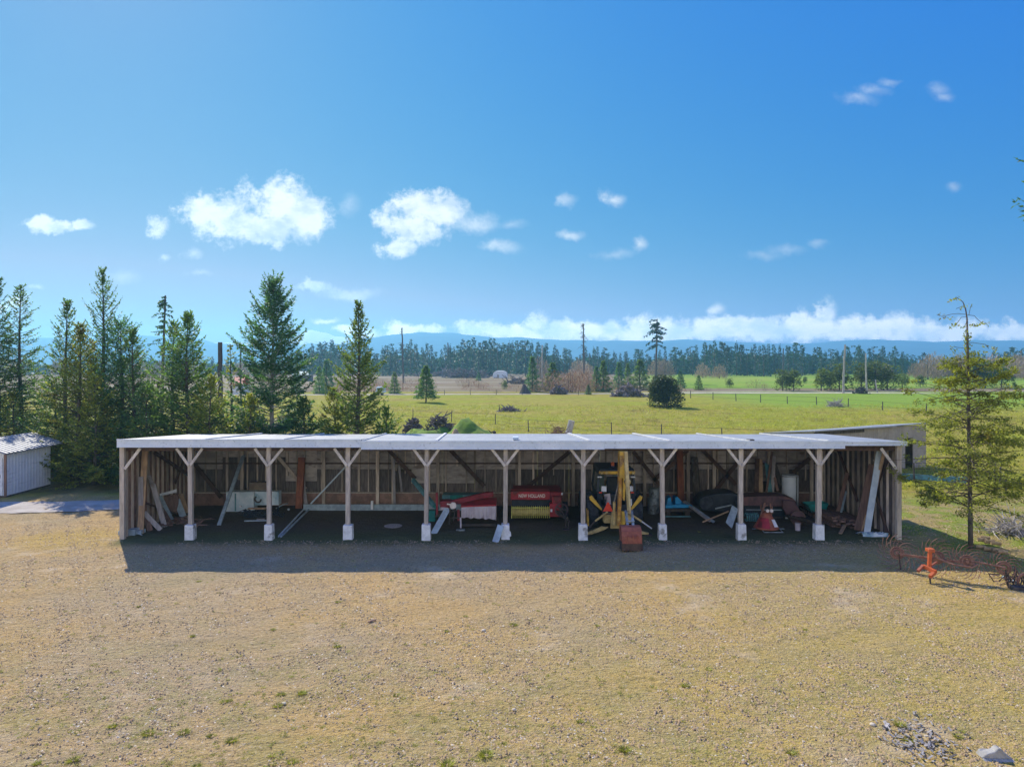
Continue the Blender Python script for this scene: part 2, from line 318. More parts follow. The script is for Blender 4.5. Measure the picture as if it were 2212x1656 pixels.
# ---------------------------------------------------------------- ground
def ground_material():
    m, n, b, out = newmat('ground_soil_and_grass')
    g = n.n('ShaderNodeNewGeometry'); sp = n.n('ShaderNodeSeparateXYZ'); n.l(g.outputs['Position'], sp.inputs[0]); x, y = sp.outputs[0], sp.outputs[1]
    P = g.outputs['Position']; flat = n.vm('MULTIPLY', P, (1, 1, 0))
    def no(s, d=4, r=.6, o=(0, 0, 0), st=(1, 1, 1)): return n.noise(n.vm('MULTIPLY', n.vm('ADD', flat, o), st), s, d, r)
    # yard gravel
    big = no(.16, 4, .6); med = no(.9, 4, .65, (9, 3, 0)); fine = no(9, 5, .75, (2, 7, 0)); fine = n.math('ADD', n.math('MULTIPLY', fine, .62), n.math('MULTIPLY', no(19, 4, .7, (5, 2, 0)), .38)); spk = no(26, 3, .7, (4, 1, 0))
    col = n.mix(n.ss(big, .36, .64), (.56, .37, .145), (.455, .345, .195))
    gx = n.ss(n.math('ADD', n.math('MULTIPLY', x, .055), n.math('MULTIPLY', y, -.05)), -1.15, -.25)  # straw tint toward right and front
    col = n.mix(n.math('MULTIPLY', gx, n.ss(med, .3, .7, .45, 1.0)), col, (.50, .37, .09))
    col = n.mix(n.math('MULTIPLY', n.ss(no(.35, 5, .7, (31, 5, 0)), .50, .64), .4), col, (.40, .32, .15))
    gl = n.math('MULTIPLY', n.ss(y, 20, 13.5), n.ss(no(.9, 5, .7, (3, 8, 0)), .42, .62)); col = n.mix(n.math('MULTIPLY', gl, .5), col, (.33, .30, .10))
    yel = n.math('MULTIPLY', n.ss(n.vm('LENGTH', n.vm('SUBTRACT', n.vm('MULTIPLY', flat, (.8, 1, 0)), (-13.6, 27.6, 0))), 2.6, .6), .55); col = n.mix(yel, col, (.50, .36, .07))
    col = n.mix(n.ss(fine, .38, .48, .95, 0), col, (.17, .12, .07))
    col = n.mix(n.ss(fine, .52, .62, 0, .75), col, (.62, .50, .35))
    col = n.mix(n.ss(spk, .60, .74, 0, .85), col, (.70, .66, .58)); col = n.mix(n.ss(spk, .28, .40, .75, 0), col, (.12, .09, .06))
    col = n.mix(n.ss(no(.38, 4, .6, (70, 2, 0)), .56, .70, 0, .8), col, (.60, .47, .30))  # bare worn sandy patches
    # moss and damp soil under the roof
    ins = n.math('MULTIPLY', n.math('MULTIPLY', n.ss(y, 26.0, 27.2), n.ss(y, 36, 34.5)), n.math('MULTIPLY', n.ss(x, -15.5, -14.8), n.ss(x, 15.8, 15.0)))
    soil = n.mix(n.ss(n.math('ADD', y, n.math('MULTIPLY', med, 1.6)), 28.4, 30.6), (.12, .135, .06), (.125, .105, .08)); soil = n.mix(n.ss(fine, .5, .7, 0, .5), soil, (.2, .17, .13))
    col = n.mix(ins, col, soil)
    # grass fields
    wob = n.math('MULTIPLY', n.math('SUBTRACT', no(.25, 4, .6, (12, 40, 0)), .5), 9.0)
    tuft = no(1.1, 5, .75, (6, 6, 0), (.6, 1, 1)); pat = no(.09, 5, .65, (0, 77, 0), (.5, 1, 1))
    gr = n.mix(n.ss(pat, .38, .6), (.31, .33, .024), (.37, .31, .055))
    gr = n.mix(n.ss(tuft, .34, .48, .9, 0), gr, (.13, .125, .025)); gr = n.mix(n.ss(tuft, .54, .68, 0, .6), gr, (.44, .42, .10)); gr = n.mix(n.ss(no(.32, 6, .75, (17, 3, 0), (.4, 1.3, 1)), .53, .64, 0, .8), gr, (.19, .145, .05))
    gr = n.mix(n.ss(no(.05, 6, .75, (90, 7, 0), (.35, 1, 1)), .56, .66, 0, .7), gr, (.27, .185, .06))
    # fresher green strip near the lane on the right and close behind the yard
    gr = n.mix(n.math('MULTIPLY', n.math('MULTIPLY', n.ss(x, 30, 48), n.ss(y, 96, 112)), .75), gr, (.20, .36, .035))
    fld = n.ss(n.math('ADD', y, wob), 34.0, 38.5)
    right = n.math('MULTIPLY', n.ss(n.math('ADD', x, wob), 14.2, 16.2), n.ss(y, 22.6, 24.4))
    rg = n.mix(n.ss(no(.5, 4, .6, (8, 8, 0)), .42, .56), (.25, .30, .05), (.40, .31, .13))
    rg = n.mix(n.ss(tuft, .3, .5, .5, 0), rg, (.18, .17, .05))
    col = n.mix(right, col, rg); col = n.mix(fld, col, gr)
    # litter floor below the firs on the left
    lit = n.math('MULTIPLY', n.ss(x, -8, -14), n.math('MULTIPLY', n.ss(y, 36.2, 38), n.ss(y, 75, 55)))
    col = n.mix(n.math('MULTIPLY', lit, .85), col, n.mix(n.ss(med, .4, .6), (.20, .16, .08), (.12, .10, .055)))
    # beyond the lane: brushy ground, then bright pasture to the right
    bey = n.ss(n.math('ADD', y, n.math('MULTIPLY', wob, .5)), 158, 166)
    br = n.mix(n.ss(no(.06, 5, .7, (1, 1, 0), (.5, 1, 1)), .4, .6), (.27, .23, .13), (.23, .16, .10)); br = n.mix(n.ss(no(.02, 4, .6, (44, 1, 0), (.3, 1, 1)), .52, .62), br, (.36, .31, .24))
    past = n.mix(n.ss(no(.02, 4, .6, (5, 5, 0), (.4, 1, 1)), .42, .58), (.20, .33, .03), (.28, .36, .05))
    pr = n.math('MULTIPLY', n.ss(n.math('SUBTRACT', x, n.math('MULTIPLY', y, .15)), 4, 16), n.ss(n.math('ADD', y, wob), 176, 190))
    pr = n.math('MULTIPLY', pr, n.ss(y, 430, 400)); br = n.mix(pr, br, past)
    col = n.mix(bey, col, br); col = n.mix(n.ss(y, 420, 460), col, (.10, .11, .06))
    n.l(col, b.inputs['Base Color']); b.inputs['Roughness'].default_value = .95; b.inputs['Specular IOR Level'].default_value = .1
    hh = n.math('ADD', n.math('MULTIPLY', fine, .6), n.math('MULTIPLY', spk, .35)); hh = n.math('ADD', hh, n.math('MULTIPLY', tuft, 2.0))
    bp = n.n('ShaderNodeBump'); bp.inputs['Strength'].default_value = 1.0; bp.inputs['Distance'].default_value = .13; n.l(hh, bp.inputs['Height']); n.l(bp.outputs[0], b.inputs['Normal'])
    return m
M['ground'] = ground_material()
def ground_z(x, y):
    if y > 35 or y < 5 or abs(x) > 30: return 0.0
    return .012*math.sin(x*3.1+y*1.7)+.012*math.sin(x*1.3-y*2.9)+.008*math.sin(x*7.7+y*5.3)
xs = [-5900, -3000, -1000, -300, -100, -50]+[-30+.3*i for i in range(201)]+[50, 100, 300, 1000, 3000, 5900]
ys = [-400, -50, 0, 5]+[8+.3*i for i in range(91)]+[45, 80, 150, 300, 800, 2000, 4050]
g = MB(); nx = len(xs)
for y in ys:
    for x in xs: g.v.append((x, y, ground_z(x, y)))
for j in range(len(ys)-1):
    for i in range(nx-1): a = j*nx+i; g.f.append((a, a+1, a+nx+1, a+nx))
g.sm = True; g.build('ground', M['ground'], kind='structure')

def sheet(name, pts, m, z):
    b = MB(); b.add([(p[0], p[1], z) for p in pts], [tuple(range(len(pts)))]); return b.build(name, m, kind='structure')
M['gravel'] = pm('driveway_gravel', (.46,.41,.35), (.38,.33,.28), 1.2, .95, bump=.5, c3=(.50,.46,.40), bscale=14, detail=8)
M['lane'] = pm('lane_gravel', (.55,.49,.39), (.46,.40,.30), .3, .95)
L = [(-60, 34.0), (-24.5, 31.9), (-20, 32.4), (-16, 33.6), (-14.6, 34.6)]; Lb = [(-14.9, 36.6), (-17, 35.9), (-21, 34.9), (-25.0, 34.6), (-60, 37.5)]
def wavy(pts, amp, seed):
    r = random.Random(seed); out = []
    for a, b in zip(pts, pts[1:]):
        k = max(2, int(math.hypot(b[0]-a[0], b[1]-a[1])/.5))
        for i in range(k):
            t = i/k; out.append((a[0]+(b[0]-a[0])*t+r.uniform(-amp, amp), a[1]+(b[1]-a[1])*t+r.uniform(-amp, amp)))
    return out+[pts[-1]]
sheet('driveway', wavy(L, .10, 1)+wavy(Lb, .10, 2), M['gravel'], .024)
sheet('lane', wavy([(-150, 140), (-60, 144), (10, 149), (42, 152.5), (75, 154), (92, 152.5)], .4, 3)+wavy([(92, 155), (75, 158.5), (42, 157.5), (10, 153.5), (-60, 148), (-150, 143.5)], .4, 4), M['lane'], .03)
sheet('far_track', wavy([(38, 160), (60, 163), (90, 162)], .3, 5)+wavy([(90, 164), (60, 165), (38, 162.5)], .3, 6), M['lane'], .03)

# ---------------------------------------------------------------- mountains
def ridge(name, pts, Y, depth, m, seed, rough):
    r = random.Random(seed); b = MB(); n = 420; u0, u1 = pts[0][0], pts[-1][0]; rows = 9; ph = [r.uniform(0, 6.28) for _ in range(12)]
    for j in range(rows):
        t = j/(rows-1)
        for i in range(n):
            u = u0+(u1-u0)*i/(n-1)
            for (a, va), (c, vc) in zip(pts, pts[1:]):
                if a <= u <= c: k = (u-a)/(c-a); k = k*k*(3-2*k); v = va+(vc-va)*k; break
            top_z = Z(v, Y); s = sum(math.sin(u*.011*(1.7**q)+ph[q]+t*(2+q))/(1.55**q) for q in range(7))
            h = top_z*(math.sin(min(1, t*1.0)*math.pi/2)**.9)+s*rough*(0.15+t*(.8 if j < rows-1 else .35))*math.sqrt(t)
            yy = Y-depth*(1-t)+s*rough*1.2*(1-t)
            b.v.append((X(u, Y)*(1-.12*(1-t)), yy, h if j else -1.0))
    for j in range(rows-1):
        for i in range(n-1): a = j*n+i; b.f.append((a, a+1, a+n+1, a+n))
    base = len(b.v)
    for i in range(n): p = b.v[(rows-1)*n+i]; b.v.append((p[0], p[1]+depth, -1.0))
    for i in range(n-1): a = (rows-1)*n+i; c = base+i; b.f.append((a, a+1, c+1, c))
    b.sm = True; return b.build(name, m, kind='structure')
def mountmat(name, a, c, snow=None):
    m, n, b, out = newmat(name); g = n.n('ShaderNodeNewGeometry'); P = g.outputs['Position']; sp = n.n('ShaderNodeSeparateXYZ'); n.l(P, sp.inputs[0])
    f = n.noise(n.vm('MULTIPLY', P, (1, 1, 2.5)), .006, 7, .65); col = n.mix(n.ss(f, .4, .6), a, c)
    if snow:
        zz = n.math('ADD', sp.outputs[2], n.math('MULTIPLY', n.math('SUBTRACT', n.noise(P, .03, 6, .7), .5), 120.0)); col = n.mix(n.ss(zz, snow, snow+12), col, (.95, .97, 1.0))
    n.l(col, b.inputs['Base Color']); b.inputs['Roughness'].default_value = 1; b.inputs['Specular IOR Level'].default_value = 0; return m
M['mt1'] = mountmat('forested_mountain', (.04,.12,.22), (.055,.15,.26))  # blue of the distant haze is partly put into this albedo
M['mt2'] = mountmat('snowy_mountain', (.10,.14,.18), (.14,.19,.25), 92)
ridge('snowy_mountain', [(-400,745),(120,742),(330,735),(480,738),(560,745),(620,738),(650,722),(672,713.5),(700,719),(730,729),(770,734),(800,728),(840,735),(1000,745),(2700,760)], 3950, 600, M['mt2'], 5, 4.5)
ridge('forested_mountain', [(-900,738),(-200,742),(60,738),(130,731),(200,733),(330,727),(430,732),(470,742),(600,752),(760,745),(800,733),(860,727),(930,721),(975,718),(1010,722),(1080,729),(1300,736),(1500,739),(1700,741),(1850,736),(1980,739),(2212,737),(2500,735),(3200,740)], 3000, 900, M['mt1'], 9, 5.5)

# ---------------------------------------------------------------- haze
hb = MB(); hb.box(-6000, 6000, -390, 4150, -1.9, 190); M['haze'] = bpy.data.materials.new('haze'); M['haze'].use_nodes = True
ht = M['haze'].node_tree; ht.nodes.clear(); hn = NT(ht); ho = hn.n('ShaderNodeOutputMaterial'); hv = hn.n('ShaderNodeVolumePrincipled')
hv.inputs['Color'].default_value = (.31, .71, 1.0, 1); hv.inputs['Density'].default_value = HAZE = 3.7e-4; hv.inputs['Anisotropy'].default_value = 0.45
hn.l(hv.outputs[0], ho.inputs['Volume']); hz = hb.build('haze', M['haze'], kind='stuff'); hz.visible_shadow = True

# ---------------------------------------------------------------- loose pebbles, clods, weeds
def scatter(name, m, cnt, size, y0, y1, seed, flatn=.55, filt=None, kind='stuff'):
    r = np.random.RandomState(seed); V = []; Q = []
    # density about even on the ground
    y = y0+(y1-y0)*r.rand(cnt*3); x = (r.rand(cnt*3)*2-1)*(y*.76+.5); keep = np.abs(x) < y*.755
    if filt is not None: keep &= filt(x, y)
    x = x[keep][:cnt]; y = y[keep][:cnt]; c = len(x)
    s = size[0]+(size[1]-size[0])*r.rand(c)**2.2; a = r.rand(c)*6.28
    oct_ = np.array([(1,0,0),(0,1,0),(-1,0,0),(0,-1,0),(.3,.2,1)])
    V = np.zeros((c, 5, 3)); jit = .7+.6*r.rand(c, 5, 1); o = oct_[None]*jit
    ca, sa = np.cos(a)[:, None], np.sin(a)[:, None]
    V[:, :, 0] = (o[:, :, 0]*ca-o[:, :, 1]*sa*.75)*s[:, None]+x[:, None]; V[:, :, 1] = (o[:, :, 0]*sa+o[:, :, 1]*ca*.75)*s[:, None]+y[:, None]
    gz = .012*np.sin(x*3.1+y*1.7)+.012*np.sin(x*1.3-y*2.9)+.008*np.sin(x*7.7+y*5.3)
    V[:, :, 2] = o[:, :, 2]*s[:, None]*flatn+gz[:, None]-.003
    idx = np.array([(0,1,4),(1,2,4),(2,3,4),(3,0,4)]); Q = (np.arange(c)[:, None, None]*5+idx[None]).reshape(-1, 3)
    return np_mesh(name, V.reshape(-1, 3), Q, m, kind=kind, k=3)
noin = lambda x, y: ~((np.abs(x) < 15.2) & (y > 27.3)) & ((np.sin(x*.9+y*.6)+np.sin(x*.37-y*1.1+2)+np.sin(x*1.7+y*.23+4)+np.sin(y*2.1-x*.8)) > -1.3+2.4*(np.abs(np.sin(x*37.1+y*91.7))-.5))
scatter('pale_pebbles', M['peb1'], 17000, (.010, .036), 11, 30, 1, filt=noin)
scatter('tan_pebbles', M['peb2'], 56000, (.014, .046), 11, 32, 2, flatn=.85, filt=noin)
scatter('grey_pebbles', M['peb3'], 9000, (.010, .034), 11, 31, 3, flatn=.8, filt=noin)
def tuft(V, Q, x, y, z, rad, h, nb, r):
    for _ in range(nb):
        a = r.uniform(0, 6.28); d = rad*math.sqrt(r.random())*.6; bx, by = x+d*math.cos(a), y+d*math.sin(a); ln = h*r.uniform(.5, 1.1)
        t = r.uniform(0, 6.28); w = h*.07+.004; ox, oy = math.cos(t)*w, math.sin(t)*w; lean = r.uniform(.2, 1.0)*rad; tx, ty = bx+math.cos(a)*lean, by+math.sin(a)*lean
        b = len(V); V += [(bx-ox, by-oy, z), (bx+ox, by+oy, z), (tx+ox*.3, ty+oy*.3, z+ln), (tx-ox*.3, ty-oy*.3, z+ln)]; Q.append((b, b+1, b+2, b+3))
r = random.Random(5); V = []; Q = []
# larger green weeds in the yard (where they stand in the photograph)
for (u, v, s) in [(652,1498,.8),(485,1517,.7),(243,1570,.7),(398,1580,.85),(455,1588,.5),(500,1600,.85),(425,1655,.6),(607,1500,.7),(600,1525,.7),(728,1398,.7),(965,1652,1),
    (1253,1560,.6),(1530,1445,.6),(1110,1350,.8),(590,1360,.6),(415,1375,.6),(730,1300,.6),(430,1255,.6),(1510,1150,.5),(1050,1633,1),(320,1585,.9),(1708,1625,.8),(2070,1590,.7),(1962,1598,.8),(1945,1570,.9),
    (1480,1480,.7),(1350,1620,.9),(630,1645,.7),(160,1640,.8),(80,1650,.6),(1740,1360,.5),(1640,1300,.5),(965,1365,.5),(880,1260,.5),(1290,1352,.5),(855,1500,.5),(2050,1210,.7),(1005,1330,.5),(300,1310,.5)]:
    Y = GY(v); tuft(V, Q, X(u, Y), Y, ground_z(X(u, Y), Y), .13*s, .055*s, int(150*s), r)
for _ in range(2600):
    Y = 11.5+14*r.random()**1.3; x = r.uniform(-.74, .74)*Y; s = r.uniform(.2, .55)
    if r.random() < .35 or (x < 2 and Y < 16): tuft(V, Q, x, Y, ground_z(x, Y), .14*s, .05*s, 24, r)
np_mesh('yard_weeds', V, Q, M['grass'], kind='stuff')
V = []; Q = []
for _ in range(15000):
    Y = 38+75*r.random()**1.6; x = r.uniform(-.5, .76)*Y
    if x < -8 and Y < 60: continue
    s = r.uniform(.6, 1.8)*(1 if Y < 70 else 1.6); tuft(V, Q, x, Y, 0, .22*s, .13*s, 6, r)
for _ in range(2600):
    x = r.uniform(15.6, 30); Y = r.uniform(22.4, 42)
    if (x-16.9)**2+(Y-26)**2 < .2: continue
    if r.random() < .8: tuft(V, Q, x, Y, 0, .10, .07, 8, r)
np_mesh('field_grass', V, Q, M['fgrass'], kind='stuff')

# ---------------------------------------------------------------- the long open-fronted shed
FY, BY = 27.4, 34.0           # front posts, back wall
shed = top('open_shed', 'long low open-fronted timber pole shed with white metal roof edge, full of farm machinery', 'shed', (0, 30, 0))
POSTU = [410, 580, 751, 921, 1092, 1260, 1431, 1601, 1770]
PX = [X(u, FY) for u in POSTU]; XL, XR = -15.06, 14.95; XLB, XRB = -15.36, 14.78
def roofz(y): return 3.875-(y-27.25)*(3.875-3.38)/(34.25-27.25)
NB = [XL]+PX+[XR]
for i, x in enumerate(PX):
    lx, wp_ = R.uniform(-.025, .025), R.uniform(.078, .09); MB().hexa([(x-wp_-lx, FY, .585), (x+wp_-lx, FY, .585), (x+wp_-lx, FY+.16, .585), (x-wp_-lx, FY+.16, .585)], [(x-wp_+lx, FY, roofz(FY)-.12), (x+wp_+lx, FY, roofz(FY)-.12), (x+wp_+lx, FY+.16, roofz(FY)-.12), (x-wp_+lx, FY+.16, roofz(FY)-.12)]).build('post', M['post'], shed, bevel=.006)
    w = R.uniform(.155, .18); h = R.uniform(.57, .61); dx = R.uniform(-.02, .02); b = MB()
    b.hexa([(x-w-.005+dx, FY-.09, -.03), (x+w+.005+dx, FY-.09, -.03), (x+w+dx, FY+.24, -.03), (x-w+dx, FY+.24, -.03)],
           [(x-w+dx, FY-.09, h), (x+w-.012+dx, FY-.085, h-.01), (x+w-.02+dx, FY+.23, h), (x-w+.01+dx, FY+.23, h+.01)])
    if i in (1, 4): b.hexa([(x+w-.02, FY-.06, .12), (x+w+.06, FY-.05, .14), (x+w+.05, FY+.1, .14), (x+w-.02, FY+.1, .1)], [(x+w-.02, FY-.06, .34), (x+w+.04, FY-.04, .32), (x+w+.03, FY+.08, .3), (x+w-.02, FY+.08, .33)])
    b.build('footing', M['conc'], shed, bevel=.02)
    for sgn in (-1, 1):
        a = (x+sgn*.02, FY-.025, 2.86+R.uniform(-.04, .04)); c = (x+sgn*R.uniform(.50, .56), FY-.025, 3.52); MB().beam(a, c, .045, .10, (0, 0, 1)).build('knee_brace', M['brace'], shed)
for x, s in ((XL, 1), (XR, -1)):
    MB().box(x-.09, x+.09, FY, FY+.16, -.02, roofz(FY)-.12).build('post', M['post'], shed, bevel=.006)
    MB().beam((x+s*.12, FY-.01, 2.72), (x+s*.72, FY-.01, 3.52), .045, .11).build('knee_brace', M['brace'], shed)
# header behind the fascia
hd = MB(); hd.box(XL-.05, XR+.05, FY+.17, FY+.23, 3.40, 3.60); hd.build('header_beam', M['dkbrace'], shed)
# fascia in four lengths, each a little out of line with the next
fz = [(-15.15, X(780, 27.25), 3.575, 3.885), (X(780, 27.25), X(1306, 27.25), 3.495, 3.82), (X(1306, 27.25), X(1825, 27.25), 3.53, 3.82), (X(1825, 27.25), 15.18, 3.64, 3.80)]
for i, (x0, x1, z0, z1) in enumerate(fz):
    yo = 27.22+.012*(i % 2); b = MB(); b.box(x0, x1-.004, yo, yo+.03, z0, z1); b.box(x0, x1-.004, yo-.018, yo-.001, z1-.045, z1+.012); b.box(x0, x1-.004, yo-.012, yo-.001, z0, z0+.03)
    b.build('fascia', M['fascia'], shed)
# roof sheets: slightly different planes per length
FXL, FXR, RXL, RXR = -15.17, 15.2, X(410, 34.25), X(1778, 34.25)
for i, (x0, x1, z0, z1) in enumerate(fz):
    t0 = (x0-FXL)/(FXR-FXL); t1 = (x1-FXL)/(FXR-FXL); t0, t1 = max(0, t0), min(1, t1)
    bx0 = RXL+(RXR-RXL)*t0; bx1 = RXL+(RXR-RXL)*t1; z1b = 3.36+.02*(i % 2)
    b = MB(); b.hexa([(x0, 27.255, z1-.06), (x1-.003, 27.255, z1-.06), (bx1-.003, 34.3, z1b-.05), (bx0, 34.3, z1b-.05)], [(x0, 27.255, z1-.004), (x1-.003, 27.255, z1-.004), (bx1-.003, 34.3, z1b), (bx0, 34.3, z1b)])
    rp = b.build('roof', M['roof'], shed)
for u, w in [(445,.10),(614,.05),(782,.05),(942,.12),(1275,.12),(1449,.12),(1620,.05),(1791,.05)]:
    x = X(u, 27.25); t = (x-FXL)/(FXR-FXL); xb = RXL+(RXR-RXL)*t
    za = 3.86 if x < X(780, 27.25) else 3.80; MB().beam((x, 27.3, za+.03), (xb, 34.28, 3.405), w, .05).build('batten', M['whitetrim'], shed)
# rafters
for x in NB[1:-1]: MB().beam((x-.13, FY+.25, 3.62), (x*.995-.15, 33.85, 3.22), .05, .2).build('rafter', M['dkbrace'], shed)
# back wall: siding per bay in tiers, studs in front
nb = 20
for i in range(nb):
    x0 = XLB+(XRB-XLB)*i/nb; x1 = XLB+(XRB-XLB)*(i+1)/nb-.006
    zmid = 1.72 if i % 5 != 3 else 1.15
    if i in (7, 8, 13, 14): zmid = 1.05
    if i in (1, 2): zmid = 2.3
    MB().box(x0, x1, 34.0, 34.03, zmid, 3.24).build('siding_panel', M['ply'], shed)
    MB().box(x0, x1, 34.0, 34.025, .62, zmid-.004).build('dark_siding_panel', M['dkboard'], shed)
sk = 10
for i in range(sk):
    x0 = XLB+(XRB-XLB)*i/sk; x1 = XLB+(XRB-XLB)*(i+1)/sk-.01; MB().box(x0, x1, 33.86, 33.90, -.02, .60).build('skirt_board', M['skirt'], shed)
MB().box(XLB, XRB, 33.80, 33.90, .602, .65).build('girt', M['post'], shed)
MB().box(XLB, XRB, 33.86, 33.90, 1.98, 2.04).build('girt', M['dkbrace'], shed)
xx = XLB+.2; k = 0
while xx < XRB-.1:
    if k % 9 == 4: xx += .12
    wd = .022 if R.random() < .8 else .05; z0 = .66 if R.random() < .75 else R.uniform(1.1, 1.9)
    MB().box(xx-wd, xx+wd, 33.905, 33.995, z0, 3.2).build('stud', M['stud'], shed); xx += .45+R.uniform(-.07, .09)+(.42 if R.random() < .07 else 0); k += 1
for x in [X(u, 33.8) for u in (524, 700, 816, 850, 946, 1122, 1238, 1392, 1486, 1542, 1660, 1752)]:
    MB().box(x-.075, x+.075, 33.70, 33.795, -.02, 3.2).build('back_post', M['stud'], shed)
# end walls: outer cladding and studs
for (xa, xb, s) in ((XL-.09, XLB-.06, -1), (XR+.09, XRB+.06, 1)):
    b = MB(); b.add([(xa, 27.56, -.02), (xb, 34.03, -.02), (xb, 34.03, 3.26), (xa, 27.56, 3.68), (xa+s*.03, 27.56, -.02), (xb+s*.03, 34.03, -.02), (xb+s*.03, 34.03, 3.26), (xa+s*.03, 27.56, 3.68)],
          [(0, 1, 2, 3), (4, 7, 6, 5), (0, 3, 7, 4), (1, 5, 6, 2), (3, 2, 6, 7), (0, 4, 5, 1)])
    b.build('end_wall', M['dkboard'] if s > 0 else M['skirt'], shed)
    for i in range(14):
        t = (i+.6)/14.3; x = xa+(xb-xa)*t; y = 27.6+(34-27.6)*t; MB().box(x-(.09 if s > 0 else .004), x+(.004 if s > 0 else .09), y-.022, y+.022, -.02, roofz(y)-.14).build('stud', M['stud'], shed)
    MB().beam((xa-s*.12, 27.7, 3.52), (xb-s*.12, 33.9, 3.12), .05, .16).build('top_plate', M['stud'], shed)
def brace(u0, v0, u1, v1, Y0, Y1, m='dkbrace', w=.05, d=.2):
    MB().beam((X(u0, Y0), Y0, Z(v0, Y0)), (X(u1, Y1), Y1, Z(v1, Y1)), w, d, (0, 1, 0) if abs(u1-u0) > 3 else (0, 0, 1)).build('diagonal_brace', M[m], shed)
def wbrace(u0, v0, u1, v1, Y, m='dkbrace', h=.18, th=.05):
    # flat in the wall plane: narrow edge toward the room
    a = Vector((X(u0, Y), Y, Z(v0, Y))); c = Vector((X(u1, Y), Y, Z(v1, Y))); k = (c-a).normalized(); nrm = Vector((-k.z, 0, k.x))*h/2
    MB().prism([a-nrm, c-nrm, c+nrm, a+nrm], (0, th, 0)).build('diagonal_brace', M[m], shed)
for q in [(838,970,897,1034),(973,972,1046,1050),(1230,976,1134,1056),(1368,975,1426,1048),(1486,972,1412,1038),(1516,970,1590,1046),(1597,995,1535,1072),(1750,989,1706,1028),(420,1002,477,1074)]:
    wbrace(*q, Y=33.64)
for q in [(598,984,660,1056),]: wbrace(*q, Y=33.62, m='stud', h=.15)
wbrace(369, 966, 343, 986, 33.6, 'stud', .1); wbrace(1848, 964, 1880, 996, 31.0, 'tanboard', .13); wbrace(1800, 970, 1822, 988, 32.5, 'stud', .1)
def endbrace(xw, s, y0, z0, y1, z1, m, w=.16):
    x0 = xw-s*.16; k = Vector((0, y1-y0, z1-z0)).normalized(); nr = Vector((0, -k.z, k.y))*w/2; a = Vector((x0, y0, z0)); c = Vector((x0-s*.02, y1, z1))
    MB().prism([a-nr, c-nr, c+nr, a+nr], (s*.04, 0, 0)).build('diagonal_brace', M[m], shed)
endbrace(XL, -1, 29.6, 3.1, 32.6, 1.7, 'dkbrace'); endbrace(XL, -1, 32.9, 3.0, 31.4, 1.5, 'dkbrace')
endbrace(XR, 1, 28.0, 3.0, 29.8, .5, 'dkbrace'); endbrace(XR, 1, 32.3, 2.9, 30.4, .9, 'dkbrace'); endbrace(XR, 1, 28.1, 3.4, 29.0, 2.8, 'stud', .12)
endbrace(XR, 1, 28.0, .1, 29.0, 1.6, 'dkbrace')
# pale sill channel near the back wall, seen between the third and fifth posts
def board(name, label, cat, a, c, w, d, m, up=(0, 0, 1), group=None):
    o = MB().beam(a, c, w, d, up).build(name, M[m], bevel=.004); return tag(o, label, cat, group)
board('steel_channel', 'long pale blue steel channel lying on the dirt along the brown skirt boards', 'channel', (X(655, 32.7), 32.75, .15), (X(1062, 32.7), 32.75, .15), .08, .28, 'blueboard', (0, 0, 1))

# ---------------------------------------------------------------- small metal shed on the left
sh = top('metal_shed', 'small pale blue corrugated metal shed with ribbed roof left of the firs', 'shed', (-27.2, 37.6, 0))
x1, y0, y1 = -25.6, 35.95, 39.4; x0 = x1-3.2; ez, rz = 2.2, 2.80
b = MB(); b.prism([(x1, y0, .08), (x0, y0, .08), (x0, y0, ez), ((x0+x1)/2, y0, rz-.06), (x1, y0, ez)], (0, y1-y0, 0)); b.build('wall', M['wmetal'], sh)
b = MB(); y = y0+.12
while y < y1-.05: b.box(x1+.001, x1+.018, y, y+.03, .09, ez-.03); y += .23
b.build('wall_ribs', M['wmetal'], sh)
for s in (-1, 1):
    xe = (x0+x1)/2+s*1.85; b = MB(); xm = (x0+x1)/2; b.hexa([(xm, y0-.45, rz), (xe, y0-.45, ez+.02), (xe, y1+1.0, ez+.02), (xm, y1+1.0, rz)], [(xm, y0-.45, rz+.05), (xe, y0-.45, ez+.07), (xe, y1+1.0, ez+.07), (xm, y1+1.0, rz+.05)])
    q = b.build('roof', M['roof'], sh); rr = MB(); y = y0-.4
    while y < y1+.95: rr.beam((xm, y, rz+.06), (xe, y, ez+.08), .04, .03, (0, 1, 0)); y += .31
    rr.build('roof_ribs', M['roof'], q)
MB().box(x1-.09, x1+.03, y0-.05, y0-.001, .06, ez).build('corner_trim', M['brownboard'], sh)
dr = MB().box(x1-1.45, x1-.16, y0-.06, y0-.004, .1, 2.0).build('door', M['white'], sh); MB().box(x1-.32, x1-.27, y0-.1, y0-.061, 1.0, 1.14).build('handle', M['steel'], dr)
MB().box(x0, x1, y0+.02, y1-.02, -.02, .078).build('base', M['burnt'], sh)

# ---------------------------------------------------------------- small grey shed behind on the right
gs = top('grey_shed', 'low grey metal-clad shed with dark doorway behind the right end of the long shed', 'shed', (22, 44, 0))
A = Vector((17.6, 42.3, 0)); B = Vector((27.0, 46.3, 0)); k = (B-A).normalized(); nn = Vector((-k.y, k.x, 0))*3.6; L = (B-A).length
def at(t, d, z): p = A+k*t+nn.normalized()*d; return (p.x, p.y, z)
def zt(t): return 2.66+.08*t/L
def wallseg(t0, t1, z0, z1, d=0, th=.05):
    return MB().hexa([at(t0, d, z0), at(t1, d, z0), at(t1, d+th, z0), at(t0, d+th, z0)], [at(t0, d, zt(t0)+z1 if z1 <= 0 else z1), at(t1, d, zt(t1)+z1 if z1 <= 0 else z1), at(t1, d+th, zt(t1)+z1 if z1 <= 0 else z1), at(t0, d+th, zt(t0)+z1 if z1 <= 0 else z1)])
td0, td1 = L*.83-.2, L*.83+.52
